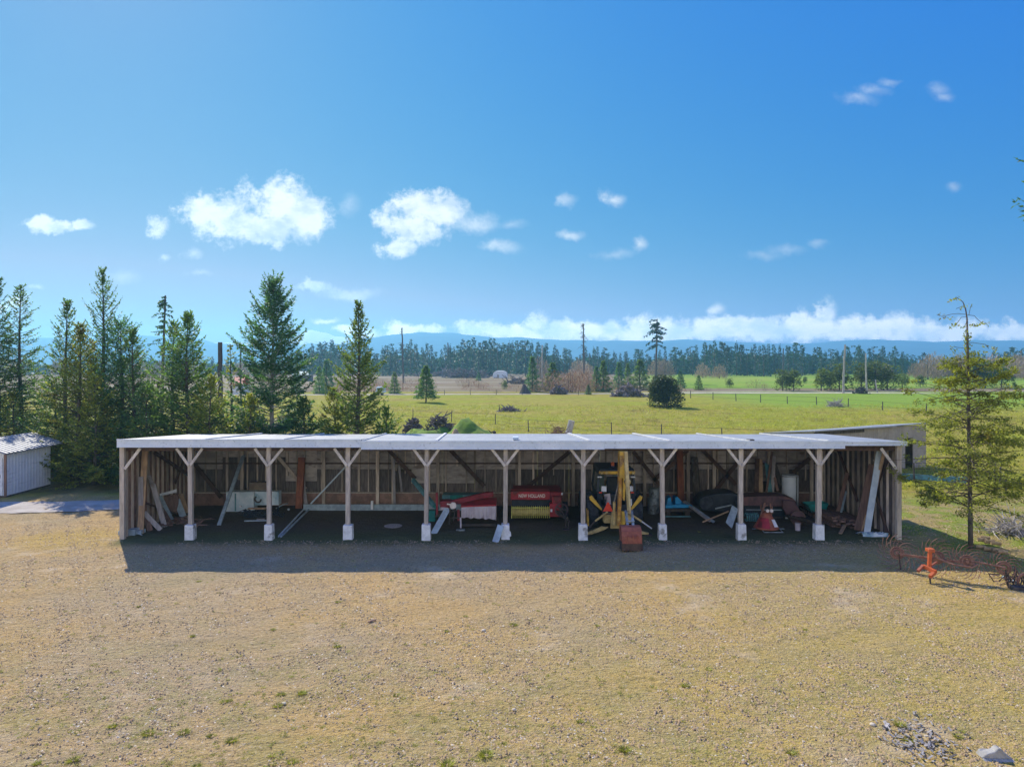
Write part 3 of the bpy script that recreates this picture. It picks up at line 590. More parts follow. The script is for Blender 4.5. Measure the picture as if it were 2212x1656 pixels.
wallseg(.5, td0, -.02, 0).build('front_wall', M['gmetal'], gs); wallseg(td1, L, -.02, 0).build('front_wall', M['gmetal'], gs); wallseg(td0+.002, td1-.002, 1.95, 0, 0, .045).build('lintel', M['gmetal'], gs)
MB().hexa([at(.5, 3.6, -.02), at(L, 3.6, -.02), at(L, 3.65, -.02), at(.5, 3.65, -.02)], [at(.5, 3.6, 2.1), at(L, 3.6, 2.4), at(L, 3.65, 2.4), at(.5, 3.65, 2.1)]).build('back_wall', M['gmetal'], gs)
for t in (.5, L-.05): MB().hexa([at(t, .06, -.02), at(t+.05, .06, -.02), at(t+.05, 3.59, -.02), at(t, 3.59, -.02)], [at(t, .06, zt(t)-.01), at(t+.05, .06, zt(t)-.01), at(t+.05, 3.59, zt(t)-.42), at(t, 3.59, zt(t)-.42)]).build('side_wall', M['gmetal'], gs)
MB().hexa([at(.3, -.3, 2.70), at(L*.70, -.3, 2.76), at(L*.70, 4, 2.26), at(.3, 4, 2.20)], [at(.3, -.3, 2.77), at(L*.70, -.3, 2.83), at(L*.70, 4, 2.32), at(.3, 4, 2.26)]).build('roof', M['roof'], gs)
MB().hexa([at(L*.7+.01, -.15, 2.77), at(L+.2, -.15, 2.84), at(L+.2, 4, 2.34), at(L*.7+.01, 4, 2.27)], [at(L*.7+.01, -.15, 2.84), at(L+.2, -.15, 2.91), at(L+.2, 4, 2.4), at(L*.7+.01, 4, 2.33)]).build('roof', M['roof'], gs)
MB().hexa([at(.5, -.06, 2.45), at(L*.45, -.06, 2.5), at(L*.45, -.02, 2.5), at(.5, -.02, 2.45)], [at(.5, -.06, 2.64), at(L*.45, -.06, 2.68), at(L*.45, -.02, 2.68), at(.5, -.02, 2.64)]).build('eave_shade_strip', M['burnt'], gs)  # dark strip painted in for the shaded opening under the eave

# ---------------------------------------------------------------- backhoe loader, seen from behind
M['boomrust'] = pm('mottled_yellow_paint', (.60,.34,.06), (.42,.20,.06), 7, .6, c3=(.70,.50,.16)); M['litglass'] = pm('lit_cab_glass', (.42,.58,.52), (.26,.38,.36), 2, .1, spec=.8)  # pale green of the cab panes paints light showing in the glass
bh = top('backhoe_loader', 'yellow and black backhoe loader parked boom-up with its rusty bucket on the gravel', 'backhoe', (4.2, 29.3, 0))
cx, RY = 4.2, 29.5
def wheel(par, x, y, rad, w, m_rim):
    t = MB(); pr = [(rad*.55, -w/2), (rad*.93, -w/2), (rad, -w*.36), (rad, w*.36), (rad*.93, w/2), (rad*.55, w/2)]
    t.lathe(pr, (x, y, rad), 32, 'x'); o = t.smooth().build('tyre', M['rubber'], par)
    lg = MB()
    for i in range(20):
        a = 2*math.pi*i/20
        for s in (-1, 1):
            a2 = a+(.14 if s > 0 else 0); c = Vector((x+s*w*.24, y+math.cos(a2)*rad, rad+math.sin(a2)*rad)); c2 = Vector((x+s*w*.02, y+math.cos(a2+.14)*rad, rad+math.sin(a2+.14)*rad)); lg.beam(c+Vector((s*w*.22, 0, 0)), c2, .04, .05, (0, math.cos(a2), math.sin(a2)))
    lg.build('tread', M['rubber'], o)
    MB().lathe([(.05, -w*.30), (rad*.2, -w*.3), (rad*.54, -w*.44), (rad*.56, -w*.44), (rad*.56, w*.44), (rad*.54, w*.44), (rad*.2, w*.3), (.05, w*.3)], (x, y, rad), 24, 'x').build('rim', m_rim, o)
for s in (-1, 1):
    wheel(bh, cx+s*.90, RY, .72, .44, M['paleyel']); wheel(bh, cx+s*.85, 31.7, .48, .3, M['paleyel'])
MB().box(cx-.55, cx+.55, 28.75, 32.4, .55, 1.0).build('chassis', M['black'], bh)
hd_ = MB(); hd_.prism([(cx-.38, 30.4, .95), (cx-.38, 32.3, .95), (cx-.38, 32.3, 1.5), (cx-.38, 30.4, 1.65)], (.76, 0, 0)); hd_.build('bonnet', M['yellow'], bh, bevel=.04)
cabb = MB(); zb, zt_ = 1.02, 2.34
cb_ = [(cx-.62, 28.75, zb), (cx+.62, 28.75, zb), (cx+.66, 30.4, zb), (cx-.66, 30.4, zb)]; cm = [(cx-.76, 28.62, 1.65), (cx+.76, 28.62, 1.65), (cx+.76, 30.4, 1.65), (cx-.76, 30.4, 1.65)]; ct = [(cx-.68, 28.7, zt_), (cx+.68, 28.7, zt_), (cx+.68, 30.35, zt_), (cx-.68, 30.35, zt_)]
cab = MB()
for i in range(4):
    cab.beam(cb_[i], cm[i], .09, .09, (0, 1, 0)); cab.beam(cm[i], ct[i], .09, .09, (0, 1, 0))
    cab.beam(ct[i], ct[(i+1) % 4], .08, .08); cab.beam(cb_[i], cb_[(i+1) % 4], .09, .12)
cab.box(cx-.6, cx+.6, 28.8, 30.3, .9, 1.0); cab.box(cx-.62, cx-.40, 28.7, 28.74, 1.05, 1.3); cab.box(cx+.40, cx+.62, 28.7, 28.74, 1.05, 1.3)
cabo = cab.build('cab_frame', M['black'], bh)
for i in (1, 3):
    j = (i+1) % 4; MB().add([cb_[i], cb_[j], cm[j], cm[i], ct[j], ct[i]], [(0, 1, 2, 3), (3, 2, 4, 5)]).build('side_window', M['glass'], cabo)
rf = MB(); rf.hexa([(cx-.74, 28.45, 2.36), (cx+.74, 28.45, 2.36), (cx+.74, 30.5, 2.36), (cx-.74, 30.5, 2.36)], [(cx-.70, 28.5, 2.56), (cx+.70, 28.5, 2.56), (cx+.70, 30.4, 2.56), (cx-.70, 30.4, 2.56)]); rfo = rf.build('cab_roof', M['black'], bh, bevel=.04)
MB().box(cx-.72, cx+.72, 28.40, 28.449, 2.37, 2.48).build('roof_stripe', M['yellow'], rfo)
for x in (-.62, -.42, .45, .64): MB().lathe([(.05, -.05), (.055, 0), (.045, .02)], (cx+x, 28.38, 2.42), 14, 'y').build('work_light', M['paleyel'], rfo)
bc = MB(); bc.box(cx-.18, cx+.0, 28.9, 29.08, 2.56, 2.62); bc.build('beacon_base', M['black'], rfo); MB().lathe([(.075, 0), (.07, .11), (.04, .15)], (cx-.09, 28.99, 2.62), 14).build('beacon', M['orange'], rfo)
for a_, b__ in ((-.56, -.26), (.10, .30), (.42, .56)): MB().hexa([(cx+a_, 30.36, 1.15), (cx+b__, 30.36, 1.15), (cx+b__, 30.38, 1.15), (cx+a_, 30.38, 1.15)], [(cx+a_, 30.34, 2.2), (cx+b__, 30.34, 2.2), (cx+b__, 30.36, 2.2), (cx+a_, 30.36, 2.2)]).build('front_window', M['litglass'], cabo)
MB().path([(cx-.40, 30.9, 1.6), (cx-.40, 30.9, 2.75), (cx-.44, 30.86, 2.88), (cx-.52, 30.84, 2.95)], [.04, .04, .04, .038], 10).build('exhaust_pipe', M['steel'], bh)
st = MB(); st.box(cx-.22, cx+.22, 29.2, 29.7, 1.0, 1.42); st.box(cx-.24, cx+.24, 29.68, 29.82, 1.4, 2.05); st.build('seat', M['black'], bh, bevel=.03)
for s in (-1, 1): MB().prism([(cx+s*.78, 28.7, 1.62), (cx+s*.62, 28.7, 1.05), (cx+s*.40, 28.7, 1.0), (cx+s*.50, 28.7, 1.3), (cx+s*.62, 28.7, 1.62)], (0, .04, 0)).build('side_panel', M['black'], bh)
MB().hexa([(cx-.42, 28.9, 1.05), (cx-.16, 28.9, 1.05), (cx-.16, 29.0, 1.05), (cx-.42, 29.0, 1.05)], [(cx-.46, 28.86, 1.48), (cx-.22, 28.86, 1.52), (cx-.22, 28.9, 1.5), (cx-.46, 28.9, 1.46)]).build('console', M['curtain'], bh)
for x, z0, z1 in ((-.48, 1.62, 1.84), (.60, 1.64, 1.84), (.55, 1.05, 1.32), (-.30, .98, 1.02)): MB().box(cx+x-.11, cx+x+.09, 28.66, 28.68, z0, z1).build('sticker', M['white'], cabo)
for s in (-1, 1): MB().box(cx+s*.67-.09, cx+s*.67+.09, 28.56, 28.60, 2.2, 2.25).build('lamp', M['white'], cabo)
for s in (-1, 1): MB().box(cx+s*.64-.06, cx+s*.64+.06, 28.56, 28.60, 1.58, 1.62).build('red_marker', M['smv'], cabo)
for s in (-1, 1):
    x = cx+s*.72; f = MB(); f.prism([(cx+s*1.08, 28.72, 1.40), (cx+s*.97, 28.72, 1.46), (cx+s*.60, 28.6, .98), (cx+s*.57, 28.6, .88), (cx+s*.64, 28.6, .90), (cx+s*1.05, 28.72, 1.28)], (0, .06, 0)); f.build('fender', M['yellow'], bh)
    MB().box(cx+s*1.0-.14, cx+s*1.0+.14, 28.9, 30.2, 1.36, 1.42).build('fender_top', M['black'], bh)
    for q in range(3): MB().tube((cx+s*(.5-.04*q), 28.8, 1.05), (cx+s*(.45-.05*q), 28.72, 1.42), .012, .012, 6).build('control_lever', M['black'], bh)
# warning triangle
t = MB(); tx, ty = X(1313.5, 28.3), 28.3; t.prism([(tx-.20, ty, Z(1104, ty)), (tx+.20, ty, Z(1104, ty)), (tx+.03, ty, Z(1084.5, ty)), (tx-.03, ty, Z(1084.5, ty))], (0, .01, 0)); t.build('warning_triangle', M['smv'], bh)
# main frame, swing post
fr = MB(); fr.box(cx-.55, cx+.55, 28.2, 28.6, .45, .78); fr.box(cx-.30, cx+.22, 28.0, 28.2, .34, .70); fr.build('rear_frame', M['paleyel'], bh, bevel=.02)
MB().prism([(cx-.33, 28.05, .30), (cx+.12, 28.05, .30), (cx+.06, 28.05, .80), (cx-.05, 28.05, .95), (cx-.27, 28.05, .95)], (0, -.12, 0)).build('valve_block', M['paleyel'], bh, bevel=.02)
bx = X(1346, 27.8)
MB().lathe([(.12, 0), (.13, .1), (.13, .62), (.1, .7)], (bx-.02, 27.95, .28), 16).build('swing_post', M['yellow'], bh)
# boom: two plates with a slot between, curved
def slab(x0, x1, prof, m, name, par, bev=.015):
    return MB().prism([(x0, y, z) for (y, z) in prof], (x1-x0, 0, 0)).build(name, m, par, bevel=bev)
bl = X(1338.5, 27.8); prof = [(28.0, .55), (27.72, .45), (27.40, 1.5), (27.30, 2.4), (27.32, 3.3), (27.45, 3.42), (27.6, 3.3), (27.66, 2.5), (27.72, 1.6)]
boom = slab(bl-.10, bl+.02, prof, M['boomrust'], 'boom', bh)
slab(bl+.021, bl+.05, [(27.9, .6), (27.6, 1.7), (27.52, 2.6), (27.5, 3.2), (27.42, 3.2), (27.42, 2.5), (27.5, 1.6), (27.75, .6)], M['black'], 'boom_slot', boom)
slab(bl+.051, bl+.15, [(p[0]-.02, p[1]) for p in prof[2:7]]+[(27.62, 2.2), (27.5, 2.1)], M['yellow'], 'boom_plate', boom)
dh = MB(); dh.box(bl-.11, bl+.13, 27.03, 27.24, 2.42, 3.44); dh.box(bl+.16, X(1354.5, 26.8)+.07, 27.03, 27.24, 2.50, 3.40); dh.box(bl+.131, bl+.159, 27.08, 27.24, 2.5, 3.38); dh.build('dipper_head', M['yellow'], bh, bevel=.012)
up = MB(); up.tube((bl-.23, 27.75, .5), (bl-.23, 27.66, 1.42), .055, n=14); up.build('boom_cylinder', M['paleyel'], bh)
MB().tube((bl-.23, 27.66, 1.42), (bl-.05, 27.5, 2.3), .028, n=10).build('cylinder_rod', M['steel'], bh)
cr = MB(); cr.tube((bl+.10, 27.32, 3.38), (bl+.10, 27.1, 2.0), .05, n=14); cr.build('crowd_cylinder', M['yellow'], bh)
dx = X(1354.5, 26.8)
dip = slab(dx-.07, dx+.06, [(27.25, 3.38), (27.0, 3.46), (26.92, 3.2), (26.42, 1.95), (26.22, 1.34), (26.38, 1.28), (26.62, 1.9), (27.15, 3.1)], M['paleyel'], 'dipper_arm', bh)
MB().lathe([(.09, -.10), (.09, .12)], (dx, 26.80, Z(1039, 26.9)), 18, 'x').build('pivot_pin', M['paleyel'], dip); MB().lathe([(.045, -.115), (.045, .13)], (dx, 26.80, Z(1039, 26.9)), 12, 'x').build('pin_hole', M['black'], dip)
lk = MB()
for s in (-1, 1): lk.beam((dx+s*.11-.02, 26.32, 1.36), (dx+s*.10, 26.0, .80), .035, .09, (1, 0, 0)); lk.beam((dx+s*.09-.02, 26.12, 1.30), (dx+s*.09, 26.25, .84), .03, .06, (1, 0, 0))
lk.tube((dx-.15, 26.32, 1.34), (dx+.15, 26.32, 1.34), .03); lk.tube((dx-.15, 26.05, 1.02), (dx+.15, 26.05, 1.02), .025); lk.build('bucket_linkage', M['galv'], bh)
MB().tube((dx, 26.45, 2.2), (dx, 26.1, 1.28), .04, n=12).build('bucket_cylinder', M['paleyel'], bh)
# bucket: curved shell with side cheeks and teeth
bc0 = dx-.40+.05; bc1 = dx+.28+.05
shell = [(26.25, .84), (26.02, .88), (25.84, .84), (25.70, .72), (25.62, .54), (25.60, .34), (25.63, .16), (25.70, .03)]; inner = [(y+.03, z-.035 if i < 3 else z) for i, (y, z) in enumerate(shell)]
bk = MB()
for i in range(7):
    p, q, r_, s_ = shell[i], shell[i+1], inner[i+1], inner[i]; bk.prism([(bc0, *p), (bc0, *q), (bc0, *r_), (bc0, *s_)], (bc1-bc0, 0, 0))
bko = bk.build('bucket', M['rust'], bh)
for xx in (bc0-.02, bc1+.001): MB().prism([(xx, *p) for p in shell]+[(xx, 26.1, .06), (xx, 26.3, .6)], (.019, 0, 0)).build('bucket_cheek', M['rust'], bko)
for xx in (bc0+.16, bc0+.36, bc1-.16): MB().box(xx, xx+.03, 25.585, 25.612, .22, .62).build('wear_strip', M['rust'], bko)
MB().box(bc0-.03, bc1+.03, 25.575, 25.60, .06, .30).build('worn_plate', M['dkbrace'], bko); MB().box(bc0-.05, bc0-.02, 25.6, 26.0, .05, .34).build('side_cutter', M['iron'], bko); MB().box(bc1+.02, bc1+.05, 25.6, 26.0, .05, .34).build('side_cutter', M['iron'], bko)
for i in range(5): xx = bc0+.05+i*.145; MB().hexa([(xx, 25.66, -.05), (xx+.06, 25.66, -.05), (xx+.06, 25.70, -.05), (xx, 25.70, -.05)], [(xx-.01, 25.62, .12), (xx+.07, 25.62, .12), (xx+.07, 25.70, .12), (xx-.01, 25.70, .12)]).build('tooth', M['iron'], bko)
# stabiliser legs
for s in (-1, 1):
    y = 28.1; arm = MB(); arm.prism([(cx+s*.30-.10, y, .34), (cx+s*.55-.1, y, .37), (cx+s*1.12-.08, y, .15), (cx+s*1.28-.08, y, .12), (cx+s*1.25-.08, y, .05), (cx+s*1.0-.08, y, .06), (cx+s*.5-.1, y, .22)], (0, -.13, 0)); arm.build('stabiliser_arm', M['paleyel'], bh, bevel=.01)
    if s < 0: MB().tube((cx-.40, 28.2, .90), (cx-.92, 28.02, .58), .04, n=12).build('stabiliser_cylinder', M['paleyel'], bh); MB().tube((cx-.92, 28.02, .58), (cx-1.16, 28.02, .30), .03, n=8).build('cylinder_rod', M['iron'], bh)
    else:
        MB().tube((cx+.34, 28.2, .92), (cx+.92, 28.02, .56), .04, n=12).build('stabiliser_cylinder', M['paleyel'], bh); MB().tube((cx+.92, 28.02, .56), (cx+1.30, 27.95, .30), .028, n=8).build('cylinder_rod', M['whitetrim'], bh)
    MB().box(cx+s*1.24-.2, cx+s*1.24+.08, 27.85, 28.2, -.01, .06).build('stabiliser_foot', M['iron'], bh)
MB().prism([(cx-1.18, 28.6, .9), (cx-1.12, 28.6, .9), (cx-1.10, 28.6, .25), (cx-1.16, 28.6, .25)], (0, .3, 0)).build('step_bracket', M['yellow'], bh)
for s in (-1, 1): MB().beam((cx+s*.6, 30.6, 1.2), (cx+s*.6, 32.7, .75), .1, .2).build('loader_arm', M['yellow'], bh)
MB().prism([(cx-1.1, 32.7, .15), (cx-1.1, 33.3, .1), (cx-1.1, 33.4, .35), (cx-1.1, 32.8, .9)], (2.2, 0, 0)).build('front_bucket', M['black'], bh)

# ---------------------------------------------------------------- red baler with yellow pickup
ba = top('hay_baler', 'bright red hay baler with lettered chamber and yellow tined pickup beside the backhoe', 'baler', (1.0, 30.6, 0))
Yb = 30.3
x0, x1 = X(1103, Yb), X(1188, Yb)
MB().box(x0, x1, Yb, Yb+.7, Z(1079, Yb), Z(1061.5, Yb)).build('chamber', M['red'], ba, bevel=.02)
MB().box(x1+.004, X(1214, Yb), Yb+.05, Yb+.68, Z(1081, Yb), Z(1063, Yb)).build('knotter_cover', M['dkred'], ba, bevel=.02)
MB().box(x0+.1, X(1214, Yb), Yb+.7, Yb+2.0, .55, 1.25).build('bale_chamber', M['dkred'], ba)
MB().box(x0+.05, x1+.2, Yb+.25, Yb+.68, .5, Z(1081, Yb)).build('feed_throat', M['black'], ba)
def text(body, xc, y, zc, w, h, m, par, name='lettering'):
    cu = bpy.data.curves.new(name, 'FONT'); cu.body = body; cu.size = 1; cu.extrude = .004; cu.offset = .018; cu.align_x = 'CENTER'; cu.align_y = 'CENTER'
    o = bpy.data.objects.new('t', cu); COL.objects.link(o); bpy.context.view_layer.update(); dg = bpy.context.evaluated_depsgraph_get(); me = bpy.data.meshes.new_from_object(o.evaluated_get(dg)); bpy.data.objects.remove(o)
    co_ = np.array([v.co[:] for v in me.vertices]); mn, mx = co_.min(0), co_.max(0); sx, sz = w/(mx[0]-mn[0]), h/(mx[1]-mn[1]); c = (mn+mx)/2; org = ORG[par]
    for v in me.vertices: v.co = ((v.co.x-c[0])*sx+xc-org.x, y-v.co.z*1.0-org.y, (v.co.y-c[1])*sz+zc-org.z)
    me.materials.clear(); me.materials.append(m); o = bpy.data.objects.new(name, me); COL.objects.link(o); o.parent = par; return o
text('NEW HOLLAND', X(1149, Yb), Yb-.006, Z(1070.3, Yb), (1178-1121)*Yb/F, .15, M['letter'], ba)
# pickup
zt, zb = Z(1095, Yb), Z(1116.5, Yb); pk = MB(); n_ = 20; xa, xb_ = x0+.06, x1-.02
pk.tube((xa, Yb-.1, zt), (xb_, Yb-.1, zt), .018, n=8); pk.build('pickup_bar', M['ylwire'], ba)
for i in range(n_):
    x = xa+(xb_-xa)*i/(n_-1); MB().path([(x, Yb+.15, zt+.02), (x, Yb-.12, zt-.02), (x, Yb-.24, (zt+zb)/2), (x, Yb-.14, zb), (x, Yb+.12, zb-.02)], .013, 6).build('pickup_guard', M['ylwire'], ba)
MB().lathe([(.02, 0), (.15, .01), (.15, xb_-xa-.01), (.02, xb_-xa)], (xa, Yb-.0, (zt+zb)/2), 16, 'x').build('pickup_drum', M['paleyel'], ba)
MB().prism([(xa-.03, Yb+.1, zt+.03), (xa-.03, Yb-.2, zt-.05), (xa-.03, Yb-.26, zb), (xa-.03, Yb+.1, zb-.05)], (.03, 0, 0)).build('pickup_end_plate', M['ylwire'], ba)
# gearbox and flywheel
gx0, gx1 = X(1188, 29.9), X(1213, 29.9)
MB().box(gx0, gx1, 29.9, 30.29, Z(1116, 29.9), Z(1088, 29.9)).build('gearbox_housing', M['red'], ba, bevel=.02); MB().box(gx0+.1, gx1-.02, 29.98, 30.28, Z(1088, 29.9), Z(1074, 29.9)).build('gear_case', M['red'], ba)
fxc, fz_ = X(1213, 29.6), Z(1101, 29.6)
MB().ring((fxc, 29.62, fz_), (0, 1, 0), .255, .032, 32, 8).build('flywheel', M['maroon'], ba)
sp_ = MB()
for i in range(5): a = i*2*math.pi/5; sp_.beam((fxc, 29.62, fz_), (fxc+.25*math.cos(a), 29.62, fz_+.25*math.sin(a)), .05, .03, (0, 1, 0))
sp_.lathe([(.09, -.05), (.09, .05)], (fxc, 29.62, fz_), 14, 'y'); sp_.build('flywheel_spokes', M['iron'], ba)
MB().path([(fxc, 29.6, fz_), (fxc+.08, 29.2, fz_-.1), (fxc+.25, 28.7, .42)], .035, 10).build('drive_shaft', M['iron'], ba)
jk = MB(); jx = X(1222, 29); jk.tube((jx, 29.0, .08), (jx+.02, 29.0, .62), .03, n=8); jk.tube((jx+.12, 28.9, .1), (jx+.10, 28.95, .5), .02, n=8); jk.box(jx-.12, jx+.14, 28.9, 29.1, -.01, .03); jk.beam((gx1-.2, 29.9, .55), (jx+.05, 28.8, .5), .09, .12); jk.build('drawbar_and_jack', M['iron'], ba)
MB().lathe([(.035, 0), (.035, .08)], (X(1214, 29.8), 29.8, Z(1068, 29.8)), 10).build('lamp', M['white'], ba); MB().box(gx0+.02, gx0+.1, 29.88, 29.899, Z(1105, 29.9), Z(1099, 29.9)).build('sticker', M['white'], ba)
for xw in (x0-.25, gx1+.25): wheel(ba, xw, 31.3, .34, .22, M['paleyel'])

# ---------------------------------------------------------------- disc mower with canvas skirt
mo = top('disc_mower', 'dark red disc mower with pale canvas skirt and raised diagonal beam', 'mower', (-2.2, 29.2, 0))
Ym = 29.0
def PP(u, v, Y): return (X(u, Y), Y, Z(v, Y))
xa, xb2 = X(996.5, Ym), X(1070.5, Ym); za, zb3 = Z(1095, Ym), Z(1093, Ym)
ck = MB(); nseg = 22; rr_ = random.Random(3)
front = []; back = []
for i in range(nseg+1):
    t = i/nseg; x = xa+(xb2-xa)*t; wv = .02*math.sin(i*1.9)+.012*math.sin(i*4.1); bz = Z(1117+4*t+(1.2*math.sin(i*1.3)), Ym)
    ck.v += [(x, Ym+wv*.3, za+(zb3-za)*t), (x, Ym-.03+wv, (za+bz)/2), (x, Ym-.02+wv*1.6, bz), (x, Ym+.015+wv*1.6, bz), (x, Ym+.03, za+(zb3-za)*t)]
for i in range(nseg):
    for j in range(4): a = i*5+j; ck.f.append((a, a+5, a+6, a+1))
ck.build('canvas_skirt', M['curtain'], mo)
ck = MB(); ck.prism([(xb2, Ym, za+.03), (xb2+.02, Ym, za+.03), (xb2+.02, Ym, .36), (xb2, Ym, .40)], (0, 1.0, 0)); ck.build('skirt_end', M['curtain'], mo)
MB().prism([(xa-.02, Ym-.02, za), (xb2+.03, Ym-.02, zb3+.02), (xb2+.03, Ym+1.1, zb3+.10), (xa-.02, Ym+1.1, za+.12)], (0, 0, .05)).build('deck', M['red'], mo)
MB().prism([(xa, Ym+.2, .1), (xb2, Ym+.2, .1), (xb2, Ym+.7, .1), (xa, Ym+.7, .1)], (0, 0, .1)).build('cutter_bar', M['iron'], mo)
MB().beam(PP(955, 1090, Ym), PP(1058, 1066, Ym+.8), .18, .20).build('lift_beam', M['dkred'], mo, bevel=.02)
MB().hexa([PP(1043, 1076, Ym+.6), PP(1066, 1072, Ym+.6), PP(1066, 1070, Ym+1), PP(1043, 1074, Ym+1)], [PP(1043, 1066, Ym+.6), PP(1066, 1062, Ym+.6), PP(1066, 1060, Ym+1), PP(1043, 1064, Ym+1)]).build('belt_cover', M['dkred'], mo)
MB().box(X(951, Ym), X(975, Ym), Ym-.1, Ym+.4, Z(1096, Ym), Z(1081, Ym)).build('gear_case', M['dkred'], mo, bevel=.03)
MB().lathe([(.02, -.1), (.13, -.09), (.14, -.02), (.10, .08)], PP(979, 1091, Ym-.1), 20, 'y').build('pto_guard', M['letter'], mo); MB().beam(PP(965.5, 1088, Ym-.2), PP(978, 1089.5, Ym-.2), .05, .05).build('guard_tab', M['letter'], mo)
MB().beam(PP(943.5, 1063, Ym), PP(944.5, 1115, Ym), .09, .07).build('hitch_mast', M['dkred'], mo); MB().beam(PP(940, 1114, Ym), PP(985, 1100, Ym), .1, .08).build('hitch_beam', M['iron'], mo)
hi = MB(); hi.tube(PP(972, 1098, Ym-.2), PP(970, 1132, 28.9), .03); hi.beam(PP(966, 1118, Ym), PP(992, 1118, Ym), .06, .05); hi.path([PP(975, 1100, Ym-.1), PP(982, 1106, 28.6), PP(980, 1125, 28.6)], .02); hi.build('pto_shaft', M['iron'], mo)
j = MB(); j.beam(PP(995, 1117, 28.95), PP(995.5, 1140, 28.9), .06, .06); jo = j.build('stand_leg', M['curtain'], mo); MB().box(X(986, 28.9), X(1004, 28.9), 28.8, 29.0, -.01, .05).build('stand_foot', M['galv'], jo)
MB().beam(PP(952, 1098, Ym-.1), PP(968, 1099, Ym-.1), .03, .12).build('side_plate', M['curtain'], mo)
MB().beam(PP(990, 1100, Ym+.1), PP(991, 1124, Ym), .1, .05).build('wheel_strut', M['dkred'], mo)

# ---------------------------------------------------------------- old dark baler, cone spreader, tank etc. at the right
ob = top('old_baler', 'faded maroon old baler with flywheel and pale teal pickup rings behind the red cone spreader', 'baler', (10.6, 30.8, 0))
Yo = 30.6
def poly(name, pts, Y, dep, m, par, bev=0): return MB().prism([PP(u, v, Y) for (u, v) in pts], (0, dep, 0)).build(name, M[m], par, bevel=bev)
poly('body', [(1606, 1092), (1605, 1073), (1640, 1071), (1690, 1071), (1712, 1075), (1720, 1083), (1720, 1094), (1700, 1094)], Yo, .9, 'maroon', ob, .03)
poly('side_panel', [(1692, 1080), (1716, 1082), (1727, 1100), (1731, 1112), (1727, 1132), (1712, 1128), (1700, 1112), (1692, 1098)], Yo-.2, .18, 'maroon', ob, .02)
MB().tube(PP(1612, 1100.5, Yo-.1), PP(1688, 1101, Yo-.1), .022).build('pickup_bar', M['galv'], ob)
for i in range(6): x = X(1612+i*4.6, Yo); MB().ring((x, Yo, Z(1117, Yo)), (1, 0, 0), .17, .035, 22, 8).build('pickup_ring', M['paleteal'], ob)
MB().tube((X(1608, Yo), Yo, Z(1117, Yo)), (X(1690, Yo), Yo, Z(1117, Yo)), .05).build('pickup_shaft', M['iron'], ob)
MB().box(X(1608, Yo+.3), X(1694, Yo+.3), Yo+.25, Yo+.8, .15, Z(1095, Yo)).build('underbody', M['black'], ob)
fx2, fz2 = X(1724.5, 29.9), Z(1118.5, 29.9)
MB().lathe([(.05, .05), (.27, .04), (.31, .03), (.31, -.03), (.27, -.04), (.05, -.05)], (fx2, 29.95, fz2), 32, 'y').build('flywheel', M['maroon'], ob); MB().ring((fx2, 29.93, fz2), (0, 1, 0), .30, .028, 32, 8).build('flywheel_rim', M['dkbrace'], ob)
MB().path([(fx2, 29.9, fz2), (fx2+.12, 29.5, fz2-.15), (fx2+.34, 28.9, .32)], [.06, .05, .05], 12).build('drive_shaft', M['iron'], ob)
hb2 = MB(); hb2.beam((fx2-.4, 30.2, .32), (fx2+.42, 28.7, .32), .1, .1); hb2.beam((fx2+.1, 29.9, .3), (fx2+.42, 28.7, .32), .07, .09); hb2.box(fx2+.28, fx2+.5, 28.6, 28.8, .24, .42); hb2.build('drawbar', M['iron'], ob)
MB().path([(fx2+.52, 28.72, .4), (fx2+.55, 28.66, .25), (fx2+.54, 28.68, .05)], .018, 6).build('safety_chain', M['steel'], ob)
wheel(ob, X(1596, 31.0), 31.3, .38, .24, M['maroon'])
MB().box(X(1697, 30.3), X(1701.5, 30.3), 30.3, 30.33, Z(1120, 30.3), Z(1117, 30.3)).build('sticker', M['white'], ob)
pb = MB().lathe([(.10, 0), (.11, .3), (.115, .3)], (X(1723, 28.9), 28.9, 0), 18).build('bucket', M['curtain']); tag(pb, 'small dirty cream bucket under the drawbar of the old maroon baler', 'bucket')

cs = top('cone_spreader', 'weathered red cone-shaped fertiliser spreader standing low in front of the old baler', 'spreader', (9.75, 28.9, 0))
Yc = 28.9; cxx = X(1655, Yc)
MB().lathe([(.10, .78), (.16, .74), (.24, .58), (.47, .16), (.50, .12), (.48, .10)], (cxx, Yc, 0), 36).smooth().build('hopper', M['rust'], cs)
hp = MB(); seg = 12
for i in range(seg+1):
    a = math.pi*1.08+i*(math.pi*.42)/seg
    hp.v += [(cxx+.262*math.cos(a), Yc+.262*math.sin(a), .56), (cxx+.476*math.cos(a), Yc+.476*math.sin(a), .18)]
for i in range(seg): hp.f.append((2*i, 2*i+1, 2*i+3, 2*i+2))
hp.build('red_paint_side', M['red'], cs)
st2 = MB(); a = -.95; st2.hexa([(cxx+.46*math.cos(a)-.07, Yc+.46*math.sin(a)-.03, .22), (cxx+.46*math.cos(a)+.09, Yc+.46*math.sin(a)+.02, .22), (cxx+.46*math.cos(a)+.09, Yc+.46*math.sin(a)+.04, .22), (cxx+.46*math.cos(a)-.07, Yc+.46*math.sin(a)-.01, .22)],
   [(cxx+.30*math.cos(a)-.06, Yc+.30*math.sin(a)-.04, .50), (cxx+.30*math.cos(a)+.08, Yc+.30*math.sin(a), .50), (cxx+.30*math.cos(a)+.08, Yc+.30*math.sin(a)+.02, .50), (cxx+.30*math.cos(a)-.06, Yc+.30*math.sin(a)-.02, .50)]); st2.build('label_plate', M['white'], cs)
